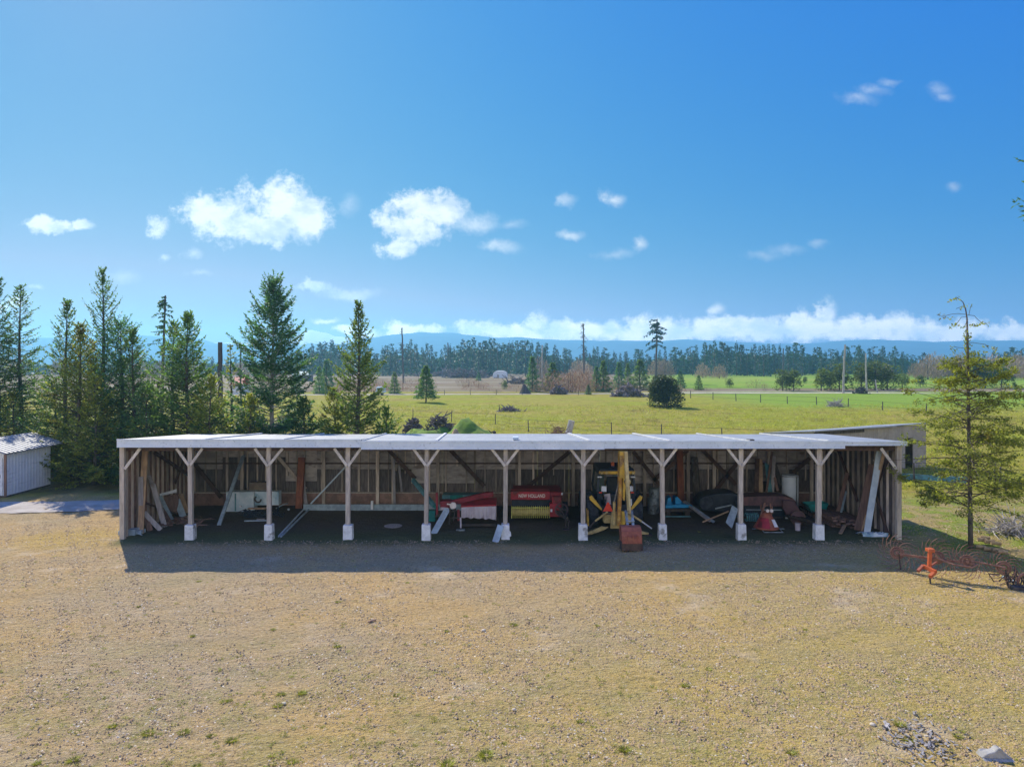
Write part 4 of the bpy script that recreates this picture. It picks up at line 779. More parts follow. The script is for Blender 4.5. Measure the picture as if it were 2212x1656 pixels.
gg = MB(); gg.ring((cxx+.05, Yc+.1, .92), (.2, 1, .1), .22, .028, 24, 8, -.3, 3.6); gg.ring((cxx+.0, Yc-.08, .88), (-.3, 1, 0), .15, .02, 20, 6, 0, 5); gg.beam((cxx-.22, Yc, .6), (cxx-.05, Yc, 1.12), .04, .06); gg.beam((cxx+.22, Yc, .62), (cxx+.16, Yc, 1.1), .04, .06); gg.tube((cxx-.12, Yc-.2, .78), (cxx+.2, Yc-.2, .78), .04); gg.build('hitch_frame', M['rustbar'], cs)
for x in (-.03, .13): MB().lathe([(.065, -.03), (.065, .03)], (cxx+x, Yc-.24, .85), 14, 'y').build('gear_cap', M['letter'], cs)
ft = MB(); ft.tube((cxx-.6, Yc-.1, .09), (cxx+.7, Yc-.1, .09), .018); ft.tube((cxx-.25, Yc-.5, .04), (cxx+.5, Yc-.5, .04), .018); ft.tube((cxx-.25, Yc-.5, .04), (cxx-.25, Yc, .12), .018); ft.tube((cxx+.5, Yc-.5, .04), (cxx+.5, Yc, .12), .018); ft.build('base_frame', M['galv'], cs)
dk = top('covered_machine', 'dark tarpaulin-covered low machine between the white-footed posts behind the leaning boards', 'machine', (8.9, 31.2, 0))
poly('cover', [(1513, 1100), (1513, 1082), (1524, 1072), (1545, 1066), (1580, 1064), (1598, 1068), (1600, 1098), (1560, 1108)], 31.2, 1.2, 'black', dk, .08)
tube_ = MB(); tube_.lathe([(.30, -.1), (.34, 0), (.30, .1)], PP(1525, 1086, 31.1), 24, 'y'); tube_.build('wheel', M['rubber'], dk)
MB().beam(PP(1545, 1098, 31.0), PP(1580, 1090, 31.0), .05, .05).build('rod', M['galv'], dk)
tk = top('water_tank', 'tall pale cylindrical water tank with dark seam standing by the back wall', 'tank', (13.0, 32.8, 0))
tx_, ty_ = X(1710.5, 32.7), 32.9; MB().lathe([(.34, 0), (.37, .02), (.37, 1.58), (.35, 1.62), (.30, 1.63)], (tx_, ty_, 0), 36).smooth().build('body', M['tank'], tk)
MB().box(tx_+.13, tx_+.16, ty_-.372, ty_-.34, .02, 1.6).build('dark_seam', M['black'], tk); MB().ring((tx_, ty_, 1.57), (0, 0, 1), .372, .012, 32, 6).build('top_band', M['steel'], tk)
MB().lathe([(.03, -.04), (.03, 0)], (tx_+.2, ty_-.33, .55), 10, 'y').build('fitting', M['white'], tk)
wb = top('wheelbarrow', 'teal wheelbarrow with orange wheel behind the rightmost footing', 'wheelbarrow', (14.0, 31.2, 0))
Yw = 30.8; q = [PP(1745, 1090, Yw), PP(1790, 1087, Yw), (X(1790, Yw)-.02, Yw+.65, Z(1087, Yw)), (X(1745, Yw)+.02, Yw+.65, Z(1090, Yw))]; p_ = [PP(1754, 1106, Yw+.12), PP(1783, 1107, Yw+.12), (X(1783, Yw), Yw+.5, Z(1107, Yw)), (X(1754, Yw), Yw+.5, Z(1106, Yw))]
b = MB(); b.add(p_+q, [(0, 3, 2, 1), (0, 1, 5, 4), (1, 2, 6, 5), (2, 3, 7, 6), (3, 0, 4, 7)]); wo_ = b.build('tray', M['teal'], wb); sm = wo_.modifiers.new('thick', 'SOLIDIFY'); sm.thickness = .015
MB().ring(PP(1781, 1117, Yw-.05), (.3, 1, 0), .13, .045, 24, 8).build('tyre', M['rubber'], wb); MB().lathe([(.08, -.03), (.08, .03)], PP(1781, 1117, Yw-.08), 14, 'y').build('hub', M['orange'], wb)
h_ = MB()
for s in (0, .5): h_.path([(X(1783, Yw), Yw+.05+s*.3, .2), (X(1760, Yw), Yw+.1+s, .33), (X(1738, Yw), Yw+.1+s, .6)], .018, 6); h_.path([(X(1758, Yw), Yw+.1+s, .34), (X(1755, Yw), Yw+.1+s, .0)], .016, 6)
h_.build('handles_and_legs', M['iron'], wb)
# galvanised cans beside the backhoe
for i, (u, v0, v1, r_, lab) in enumerate([(1411, 1109, 1074, .27, 'lower dented galvanised can standing on the dirt right of the backhoe'), (1413, 1073.5, 1054, .25, 'upper galvanised can stacked on another beside the backhoe')]):
    Yg = 32.2; z0, z1 = max(0, Z(v0, Yg)), Z(v1, Yg)
    if i == 1: z0 = .72; z1 = 1.13
    else: z1 = .715
    c = top('galvanised_can', lab, 'can', (X(u, Yg), Yg, z0), 'galvanised cans beside the backhoe'); h = z1-z0
    MB().lathe([(r_*.9, 0), (r_*.92, .03), (r_*.93, h*.3), (r_*.96, h*.33), (r_*.94, h*.36), (r_, h-.03), (r_*1.04, h-.01), (r_*1.04, h)], (X(u, Yg), Yg, z0), 28).build('body', M['galv'], c)
    MB().lathe([(r_*.96, h+.001), (r_*.6, h+.03), (.05, h+.035)], (X(u, Yg), Yg, z0), 28).build('lid', M['galv'], c)
bm_ = top('blue_mower_deck', 'bright blue implement with two upright fins on a dark frame right of the galvanised cans', 'implement', (7.4, 31.9, 0)); Yk = 31.5
poly('deck', [(1438, 1097), (1438, 1091), (1470, 1089), (1494, 1091), (1496, 1096)], Yk, .8, 'blue', bm_)
poly('fin', [(1440, 1090.5), (1443, 1076), (1449, 1073), (1451, 1090)], Yk+.1, .5, 'blue', bm_); poly('fin', [(1459, 1089.5), (1459, 1074), (1464, 1073), (1472, 1082), (1472, 1089)], Yk+.1, .5, 'blue', bm_)
b = MB(); b.box(X(1436, Yk), X(1498, Yk), Yk-.05, Yk+.7, .22, .34); b.box(X(1440, Yk), X(1448, Yk), Yk, Yk+.5, .0, .22); b.box(X(1480, Yk), X(1490, Yk), Yk, Yk+.5, 0, .22); b.build('frame', M['iron'], bm_); MB().beam(PP(1438, 1115, 31.0), PP(1492, 1115, 31.0), .04, .04).build('skid', M['paleteal'], bm_)
# teal things: folded arm left of the mower and low bench along the wall
tl = top('teal_auger', 'long faded teal auger arm leaning down behind the fourth post toward the mower', 'auger', (-3.8, 31, 0))
MB().beam(PP(892, 1036, 32.0), PP(938, 1092, 30.6), .13, .17).build('arm', M['paleteal'], tl); MB().beam(PP(938, 1092, 30.6), PP(946, 1098, 30.2), .1, .12).build('foot', M['teal'], tl); MB().box(X(924, 30.6), X(940, 30.6), 30.5, 30.9, 0, .45).build('base_box', M['teal'], tl)
bn = top('low_bench', 'low dark teal bench along the back wall behind the disc mower', 'bench', (-2.6, 33.0, 0))
MB().box(X(956, 33), X(1040, 33), 32.8, 33.5, Z(1076, 33), Z(1067, 33)).build('top', M['paleteal'], bn); b = MB()
for u in (960, 998, 1036): b.box(X(u, 33)-.04, X(u, 33)+.04, 32.85, 32.93, 0, Z(1076, 33)-.002)
b.build('legs', M['iron'], bn); MB().box(X(973, 32.9), X(1000, 32.9), 32.77, 32.799, .35, Z(1067, 33)).build('front_panel', M['teal'], bn)

# pale panel box, cardboard and tools in the second bay
pn = top('pale_cabinet', 'pale blue streaked metal cabinet lying on its side in the second bay', 'cabinet', (-12, 32.8, 0)); Yp = 32.4
MB().box(X(488, Yp), X(548, Yp), Yp, Yp+.5, .02, Z(1062, Yp)).build('body', M['panelblue'], pn, bevel=.01); MB().box(X(549, Yp), X(600, Yp), Yp+.12, Yp+.5, .30, Z(1062.5, Yp)).build('side_body', M['panelblue'], pn)
MB().box(X(507, Yp), X(510, Yp), Yp-.01, Yp-.001, .05, .85).build('streak', M['paleteal'], pn)
cbx = tag(MB().box(X(538, 32.9), X(577, 32.9), 32.88, 33.3, Z(1062, 32.9)-.0, Z(1042, 32.9)).build('brown_box', M['card'], bevel=.01), 'brown cardboard box sitting on the pale cabinet', 'box')
board('shelf_board', 'short tan board lying in front of the pale cabinet at mid height on the clutter', 'board', PP(536, 1098, 31.4), PP(575, 1097, 31.4), .2, .05, 'tanboard')
cl = top('dark_clutter', 'heap of dark cables and rods under the pale cabinet', 'clutter', (-11.2, 31.6, 0)); b = MB(); r9 = random.Random(4)
for _ in range(26):
    u = r9.uniform(522, 600); y = r9.uniform(30.9, 32.1); x = X(u, y); b.path([(x, y, r9.uniform(.02, .2)), (x+r9.uniform(-.3, .3), y+r9.uniform(-.2, .2), r9.uniform(.05, .42)), (x+r9.uniform(-.5, .5), y+r9.uniform(-.2, .2), r9.uniform(.0, .3))], r9.uniform(.015, .04), 6)
b.build('cables', M['black'], cl); MB().ring(PP(557, 1078, 32.3), (0, 1, .2), .14, .035, 20, 6, 0, 4.2).build('dark_hook', M['iron'], cl)
b = MB(); b.lathe([(.05, 0), (.05, .06)], PP(519, 1094, 31.9), 10, 'y'); tag(b.build('lamp', M['white']), 'small round white lamp beside the pale cabinet', 'lamp')
b = MB(); b.lathe([(.05, 0), (.05, .06)], PP(623, 1100, 31.9), 10, 'y'); b.path([PP(596, 1098, 31.9), PP(610, 1090, 31.9), PP(622, 1087, 31.9)], .025); tag(b.build('rod_with_cap', M['galv']), 'bent rod with bright cap low behind the second post', 'rod')
b = MB(); b.beam((X(810, 33.3), 32.6, .08), (X(810, 33.3), 32.62, .48), .12, .08); tag(b.build('white_jug', M['white'], bevel=.02), 'narrow white jug standing on the steel channel', 'jug')
tag(MB().lathe([(.36, 0), (.38, .02), (.30, .035)], (X(849, GY(1136)), GY(1136), .0), 28).build('ground_disc', M['greyboard']), 'round grey lid lying flat on the dirt in the fourth bay', 'disc')

# boards: leaning and lying lumber
def lean(u0, v0, u1, v1, w, m, lab, Y0=None, Y1=None, wall=None, d=.04, name='board', cat='board', grp=None):
    Y0 = Y0 or GY(v0)
    if Y1 is None:
        Y1 = 14.95*F/(CX-u1) if wall == 'l' else 14.62*F/(u1-CX) if wall == 'r' else 33.75
    Y1 = min(Y1, 33.8); a = Vector((X(u0, Y0), Y0, max(0, Z(v0, Y0)))); c = Vector((X(u1, Y1), Y1, Z(v1, Y1)))
    if wall == 'l': a.x = max(a.x, -14.9)
    if wall == 'r': a.x = min(a.x, 14.6)
    o = MB().beam(a, c, w, d, (0, -1, .3)).build(name, M[m], bevel=.003); return tag(o, lab, cat, grp)
GL = 'boards leaning on the left end wall'
for a in [
 (303,1152,314,967,.24,'tanboard','widest orange-brown plank leaning full height at the left end wall'),
 (290,1150,304,1029,.19,'greyboard','purple-grey plank left of the wide orange-brown one'),
 (297,1149,305,1048,.05,'blueboard','thin pale strip between the two tall planks at the left wall'),
 (335,1125,322,1027,.15,'greyboard','grey board leaning right of the tall orange-brown plank'),
 (356,1138,330,1045,.21,'greyboard','broad grey board leaning toward the left wall, longest of the slanting ones'),
 (374,1127,346,1071,.15,'blueboard','short blue-grey board right of the broad grey one'),
 (347,1144,311,1106,.19,'greyboard','low slanting pale board crossing the foot of the tall planks'),
 (327,1112,311,1084,.16,'brownboard','short dark brown board behind the low slanting one'),
 (325,1146,313,1114,.22,'brownboard','stubby brown plank upright beside the low slanting board'),
 (371,1133,351,1098,.13,'brownboard','thin brown board below the short blue-grey one'),
 (396,1116,382,1080,.28,'blueboard','wide pale blue-grey board in front of the first footing bay'),
 (405,1108,390,1066,.2,'tanboard','curved tan board nearest the first inner post'),
 ]:
    lean(*a, wall='l', grp=GL)
lean(307,1158,272,1136,.03,'whiteboard','thin pale lath fallen low across the left corner', Y0=28.1, Y1=28.6)
wp = MB().prism([PP(345, 1071, 30.6), PP(381, 1063, 31.2), PP(381, 1056, 31.2), PP(345, 1066, 30.6)], (0, .04, 0)).build('chipped_sheet', M['white']); tag(wp, 'white chipped panel tilted across the board pile in the first bay', 'panel')
tag(MB().prism([PP(352, 1110, 31.0), PP(388, 1104, 31.6), PP(383, 1066, 31.6), PP(347, 1074, 31.0)], (0, .05, 0)).build('brown_sheet', M['brownboard']), 'dark brown panel under the white chipped one', 'panel')
for i, (u, Yq, w_, h_q) in enumerate([(266, 28.1, .42, .16), (281, 28.0, .35, .24), (296, 28.2, .3, .16)]):
    tag(MB().box(X(u, Yq)-w_/2, X(u, Yq)+w_/2, Yq, Yq+.4, 0, h_q).build('concrete_block', M['blueboard'], bevel=.02), ['low blue-grey block by the left end post', 'taller blue-grey block second from the left end post', 'third small block at the foot of the tall planks'][i], 'block', 'blocks in the left corner')
sc = top('scrap_mound', 'dark mound of dirt and wood scraps behind the first footing', 'mound', (-13.4, 29.8, 0)); b = MB(); r8 = random.Random(8)
for _ in range(60): x = min(-13.1, -13.9+r8.gauss(0, .45)); y = 29.9+r8.gauss(0, .35); b.beam((max(x, -14.8), y, r8.uniform(0, .18)), (max(x+r8.uniform(-.5, .5), -14.8), y+r8.uniform(-.4, .4), r8.uniform(0, .3)), .12, .03)
b.build('scraps', M['brownboard'], sc)
lean(473,1134,526,983,.16,'blueboard','long dark grey plank leaning back in the second bay before the pale cabinet', d=.06)
board('scrap_board', 'narrow pale board lying on the dirt in the second bay', 'board', (X(528, GY(1127)), GY(1127), .05), (X(576, GY(1126)), GY(1126), .05), .08, .05, 'blueboard'); board('scrap_board', 'short grey offcut on top of the narrow pale board', 'board', (X(555, GY(1122)), GY(1122), .03), (X(572, GY(1122)), GY(1122), .03), .1, .05, 'greyboard')
board('rail', 'left one of two long pale rails lying slanted from the second footing', 'rail', (X(599, 27.6), 27.75, .04), (X(660, 33.2), 33.2, .06), .05, .06, 'whiteboard', group='rails by the second footing'); board('rail', 'right one of two long pale rails lying slanted from the second footing', 'rail', (X(605, 27.6), 27.7, .04), (X(672, 33.2), 33.1, .06), .06, .06, 'blueboard', group='rails by the second footing')
lean(671,1088,751,1003,.07,'whiteboard','long pale pole leaning diagonally up to the third post', Y0=33.3, Y1=33.4, name='pole', cat='pole')
lean(646,1101,652,988,.30,'timber','thick reddish timber standing against the back wall in the third bay', Y0=33.2, d=.2, name='timber', cat='timber')
lean(662,1096,650,1000,.16,'greyboard','grey board beside the thick reddish timber in the third bay', Y0=33.4)
for q, l in [((852,1088,850,975,.13),'dark narrow board upright in the fifth bay'), ((868,1062,862,1005,.1),'short pale board upright in the fifth bay')]: lean(*q, 'greyboard', l, Y0=33.5)
lean(1471,1087,1468,973,.30,'timber','thick reddish timber standing right of the eighth post brace', Y0=33.3, d=.18, name='timber', cat='timber')
lg = MB(); lg.path([(X(1505, 33.1), 33.0, 0), (X(1502, 33.3), 33.2, 1.4), (X(1499, 33.6), 33.55, 2.35)], [.20, .17, .16], 14); tag(lg.build('log', M['bark']), 'rough log leaning upright on the back wall behind the crossed planks', 'log')
lean(1542,1127,1478,1082,.12,'blueboard','upper pale grey plank lying slanted past the blue implement', Y0=29.9, Y1=32.3, grp='crossed planks'); lean(1534,1126,1476,1083,.09,'greyboard','lower thin grey plank under the slanted pale one', Y0=29.95, Y1=32.0, grp='crossed planks')
lean(1518,1127,1573,1104,.06,'tanboard','thin brown stick crossing the grey planks', Y0=29.5, Y1=30.8, d=.05, name='stick', cat='stick')
tag(MB().prism([PP(1581, 1141, 28.9), PP(1568, 1128, 29.0), PP(1582, 1091, 29.6), PP(1595, 1099, 29.5)], (0, .03, 0)).build('steel_plate', M['blueboard']), 'grey-teal steel plate leaning beside the eighth footing', 'plate')
for q, m, l in [((1634,1069,1636,990,.2),'dkbrace','dark board upright left of the tan one behind the old baler'), ((1644,1069,1642,991,.19),'tanboard','tan plank upright behind the old baler'),
  ((1664,1062,1656,1000,.2),'paleteal','teal-grey board upright among the wood behind the old baler'), ((1668,1068,1672,985,.16),'greyboard','tall grey board leaning right behind the old baler'), ((1655,1066,1668,975,.1),'brownboard','narrow brown board crossing the tall grey one'), ((1688,1050,1672,1000,.22),'burnt','broad black board left of the pale water tank'), ((1680,1060,1665,995,.12),'brownboard','thin brown board next to the broad black one')]:
    lean(*q, m, l, Y0=33.0)
lean(967,1098,936,1153,.24,'blueboard','flat blue-grey plank sloping down from the mower to the dirt', Y0=28.9, Y1=GY(1153), name='plank', cat='plank')
lean(1070,1171,1082,1134,.25,'blueboard','short mottled blue-grey plank leaning on the fifth footing', Y0=27.0, Y1=27.25, name='plank', cat='plank')
GR = 'boards leaning on the right end wall'
for a in [(1854,1145,1886,1003,.34,'brownboard','broad brown plank leaning left of the white one at the right wall'), (1862,1146,1882,1066,.07,'tanboard','tan edge strip beside the broad brown plank'),
 (1872,1154,1901,970,.25,'whiteboard','long pale blue-white plank leaning at the right end wall'), (1885,1141,1910,974,.13,'tanboard','tan plank just right of the pale blue-white one'),
 (1806,1122,1830,1020,.16,'brownboard','dark brown plank leaning in the last bay'), (1812,1127,1828,1060,.08,'blueboard','narrow pale edge board in the last bay')]:
    lean(*a, wall='r', grp=GR)
ls = top('lumber_stack', 'low dark stack of lumber along the right end wall', 'lumber', (13.6, 30.4, 0)); r6 = random.Random(6)
for i in range(26): x = 13.3+.22*(i % 6)+r6.uniform(-.03, .03); z = .06+.09*(i//6); MB().beam((x, 29.2+r6.uniform(-.3, .3), z), (x+r6.uniform(-.05, .05), 32.6+r6.uniform(-.4, .4), z), .19, .075).build('plank', M['brownboard'], ls)
tp = MB(); r7 = random.Random(17); n_ = 14
for j in range(6):
    for i in range(n_+1): tp.v.append((13.75+i*1.0/n_, 27.85+j*.12, .10+.05*math.sin(i*1.1+j)+.04*r7.random()-(0.02*j)))
for j in range(5):
    for i in range(n_): a = j*(n_+1)+i; tp.f.append((a, a+1, a+n_+2, a+n_+1))
for i in range(n_+1): tp.v.append((13.75+i*1.0/n_, 27.81, -.02))
k0 = 6*(n_+1)
for i in range(n_): tp.f.append((i, k0+i, k0+i+1, i+1))
tag(tp.build('tarpaulin', M['panelblue']), 'crumpled pale blue tarpaulin at the foot of the right end post', 'tarpaulin')
tag(MB().beam((12.9, 27.9, .12), (13.6, 29.0, .2), .12, .04).build('offcut', M['tanboard']), 'pale offcut lying before the lumber stack at right', 'board')
# odds and ends on the roof and gravel
tag(MB().box(X(1108, 27.9), X(1120, 27.9), 27.8, 28.3, 3.80, 3.90).build('wood_block', M['whiteboard'], bevel=.01), 'small pale block lying on the long shed roof near its middle', 'block')
tag(MB().box(X(1614, 27.5), X(1628, 27.5), 27.4, 27.6, 3.80, 3.86).build('dark_scrap', M['burnt']), 'small dark scrap on the roof edge above the ninth bay', 'scrap')
tag(MB().beam((X(795, GY(1345)), GY(1345), .03), (X(812, GY(1341)), GY(1341), .04), .04, .03).build('dark_stick', M['brownboard']), 'short dark stick alone on the gravel below the third post', 'stick')
# debris in the yard corner
db = top('wood_debris', 'scattered weathered wood chips and bark in the bottom right of the yard', 'debris', (6.5, 13, 0)); r5 = random.Random(12)
b = MB(); b2 = MB()
for _ in range(190):
    u = 1985+r5.gauss(0, 38); v = 1600+r5.gauss(0, 24)-(u-1985)*-.22; Y = GY(v); x = X(u, Y); a = r5.uniform(0, 3.14); l = r5.uniform(.02, .12)*(2 if r5.random() < .08 else 1); (b if r5.random() < .85 else b2).beam((x, Y, .01+r5.uniform(0, .03)), (x+math.cos(a)*l, Y+math.sin(a)*l, .012+r5.uniform(0, .05)), r5.uniform(.015, .045), .008)
b.build('pale_chips', M['palebark'], db); b2.build('dark_chips', M['burnt'], db)
tag(MB().beam((X(1910, GY(1577)), GY(1577), .02), (X(1919, GY(1566)), GY(1566), .03), .05, .04).build('stick', M['palebark']), 'short thick pale stick alone on the gravel left of the wood debris', 'stick')
pst = top('standing_stone', 'pointed pale grey stone at the bottom right edge of the yard', 'stone', (X(2165, 12.3), 12.3, 0)); xx = X(2168, 12.1)
b = MB(); b.hexa([(xx-.30, 11.95, -.1), (xx+.28, 11.95, -.1), (xx+.26, 12.5, -.1), (xx-.28, 12.5, -.1)], [(xx-.29, 12.2, .04), (xx+.26, 12.2, .02), (xx+.2, 12.45, .08), (xx-.2, 12.45, .1)]); b.prism([(xx-.29, 12.22, .04), (xx+.26, 12.22, .02), (xx+.12, 12.22, .12), (xx+.06, 12.22, .19), (xx-.0, 12.22, .21), (xx-.06, 12.22, .15), (xx-.2, 12.22, .11)], (0, .14, 0)); b.build('stone', M['stone'], pst, bevel=.02)
r4 = random.Random(44)
for i, (u, v, s, lab) in enumerate([(1045,1362,.06,'pale round stone on the bare gravel left of centre'),(613,1520,.05,'small pale stone beside the darkest green weed'),(1885,1566,.06,'white chip of stone left of the wood debris'),(1110,1533,.045,'pale stone near bottom centre of the yard')]):
    Y = GY(v); b = MB(); b.lathe([(s*.6, 0), (s, s*.25), (s*.8, s*.6), (s*.3, s*.75)], (X(u, Y), Y, 0), 9); tag(b.smooth().build('stone', M['peb1']), lab, 'stone')

# ---------------------------------------------------------------- finger-wheel hay rake on the right
rk = top('wheel_rake', 'rusty finger-wheel hay rake with orange hitch on the grass beside the young fir', 'hay rake', (13.6, 22.6, 0))
WC = [(1938, 1193.5, 23.5, .62), (2024, 1203, 22.7, .6), (2089, 1212, 22.2, .55), (2168, 1226, 21.7, .5)]
def fw(u, v, Y, rad, ax):
    c = Vector(PP(u, v, Y)); ax = Vector(ax).normalized(); e = ax.cross(Vector((0, 0, 1))).normalized(); g = e.cross(ax)
    hub = MB().ring(c, ax, .19, .022, 26, 8); hub.ring(c, ax, .13, .035, 20, 6)
    for i in range(6): a = i*math.pi/3; hub.tube(c, c+(e*math.cos(a)+g*math.sin(a))*.19, .014, n=6)
    hub.tube(c-ax*.1, c+ax*.1, .045, n=12); w_ = hub.build('rake_wheel', M['rustbar'], rk)
    t = MB(); nt_ = 17
    for i in range(nt_):
        a = 2*math.pi*i/nt_; pts = []
        for k_ in range(5): rr2 = .19+(rad-.19)*k_/4; aa = a+.85*(k_/4)**1.5; pts.append(c+(e*math.cos(aa)+g*math.sin(aa))*rr2+ax*(.05*k_/4)**1)
        t.path(pts, .010, 4)
    t.ring(c+ax*.02, ax, rad*.62, .008, 30, 4); t.build('tines', M['rustbar'], w_)
for (u, v, Y, rad) in WC: fw(u, v, Y, rad, (-.45, -1, .12))
a, c = Vector(PP(1944, 1197, 23.3)), Vector(PP(2172, 1226, 21.6)); MB().beam(a, a+(c-a)*.73, .07, .07).build('main_bar', M['rustbar'], rk); MB().tube(a+(c-a)*.6+Vector((0, .1, .1)), c, .03).build('rear_bar', M['rustbar'], rk)
MB().path([PP(2026, 1206, 22.6), PP(2060, 1219, 22.2), PP(2100, 1225, 22.0), PP(2112, 1218, 22.0)], .03, 8).build('lower_bar', M['rustbar'], rk)
Yh = 22.4; o_ = MB(); o_.beam(PP(2009, 1184, Yh), PP(2007, 1228, Yh), .10, .09); o_.box(*[X(2003, Yh), X(2016, Yh)], Yh-.1, Yh+.12, Z(1191, Yh), Z(1184, Yh)); o_.build('hitch_mast', M['orange'], rk, bevel=.008)
MB().beam(PP(1994, 1222, Yh), PP(2021, 1235, Yh-.4), .09, .11).build('hitch_crossbar', M['orange'], rk); MB().beam(PP(1994, 1221, Yh), PP(1983, 1233, Yh-.2), .08, .08).build('hitch_arm', M['rust'], rk); MB().beam(PP(2021, 1233, Yh-.3), PP(2009, 1245, Yh-.5), .09, .09).build('hitch_arm', M['orange'], rk)
MB().beam(PP(2012, 1221, Yh), PP(2024, 1213, Yh+.1), .05, .05).build('hitch_strut', M['rust'], rk); MB().beam(PP(2016, 1190, Yh), PP(2026, 1204, Yh), .04, .04).build('mast_brace', M['rustbar'], rk)
yy_ = 21.95; MB().tube(PP(2008, 1240, yy_), (X(2010, yy_), yy_, 0), .025).build('stand_leg', M['iron'], rk)
for (u, v, Y, rad) in WC[::3]: MB().tube(PP(u+4, v+3, Y-.05), (X(u+6, Y), Y-.05, 0.0), .022).build('support_leg', M['iron'], rk)
# firewood by the trunk
for i, (u, v, l) in enumerate([(2118,1181,'left front'),(2136,1186,'second front'),(2154,1189,'third front'),(2166,1192,'right front end'),(2122,1174,'upper left'),(2138,1178,'upper middle'),(2152,1182,'upper right'),(2128,1170,'top rear')]):
    Y = GY(v+3)+ (.15 if i > 3 else 0); x = X(u, Y); z = .07 if i < 4 else .17; b = MB(); b.path([(x-.17, Y+.03, z), (x+.14, Y-.05, z-.005)], .065+.01*(i % 3), 9); tag(b.build('firewood_log', M['logend']), f'short pale firewood log, {l} in the small stack by the young fir', 'log', 'firewood stack by the young fir')
tag(MB().beam((X(2172, GY(1252)), GY(1252)+.1, .06), (X(2196, GY(1262)), GY(1262), .05), .12, .09).build('metal_post', M['blueboard'], bevel=.01), 'dark grey metal post lying on the grass right of the rake', 'post')
oj = top('scrap_implement', 'dark rusty spring-tine implement at the right edge beyond the rake', 'implement', (15.2, 21.6, 0)); b = MB(); r3 = random.Random(3)
for _ in range(26): x = 15.25+r3.uniform(-.35, .8); y = 21.6+r3.uniform(-.3, .5); b.path([(x, y, .05), (x+r3.uniform(-.2, .2), y+.1, r3.uniform(.2, .5)), (x+r3.uniform(-.3, .3), y+.2, r3.uniform(.1, .35))], .02, 5)
b.build('tines', M['iron'], oj); MB().ring((15.5, 21.4, .25), (.3, 1, 0), .22, .04).build('hoop', M['rustbar'], oj); MB().box(15.0, 16.2, 21.2, 21.5, 0, .12).build('base', M['burnt'], oj)

# ---------------------------------------------------------------- conifers
class Leaves:
    """collects needle sprays as thin diamond faces"""
    def __init__(s): s.C = []; s.D = []; s.L = []; s.Wd = []
    def add(s, c, d, l, w): s.C.append(c); s.D.append(d); s.L.append(l); s.Wd.append(w)
    def build(s, name, m, par, seed, org, flat=.5):
        r = np.random.RandomState(seed); C = np.array(s.C); D = np.array(s.D); D /= np.linalg.norm(D, axis=1)[:, None]+1e-9; L = np.array(s.L)[:, None]; Wd = np.array(s.Wd)[:, None]; n = len(C)
        U = r.randn(n, 3)*flat; U[:, 2] += 1; sd = np.cross(D, U); sd /= np.linalg.norm(sd, axis=1)[:, None]+1e-9; up = np.cross(sd, D)
        V = np.stack([C, C+D*L*.45+sd*Wd+up*Wd*.2, C+D*L-up*Wd*.3, C+D*L*.45-sd*Wd+up*Wd*.1], 1).reshape(-1, 3)-np.array(org)[None]
        return np_mesh(name, V, np.arange(n*4).reshape(-1, 4), m, par)
def limb(r, p0, az, L, e0, e1, droop, n=7):
    """points of a branch: starts at elevation e0, ends at e1"""
    pts = [np.array(p0)]; a = az
    for i in range(n):
        t = i/(n-1); e = e0+(e1-e0)*t-droop*math.sin(t*math.pi); a += r.gauss(0, .05)
        pts.append(pts[-1]+np.array([math.cos(a)*math.cos(e), math.sin(a)*math.cos(e), math.sin(e)])*L/n)
    return pts
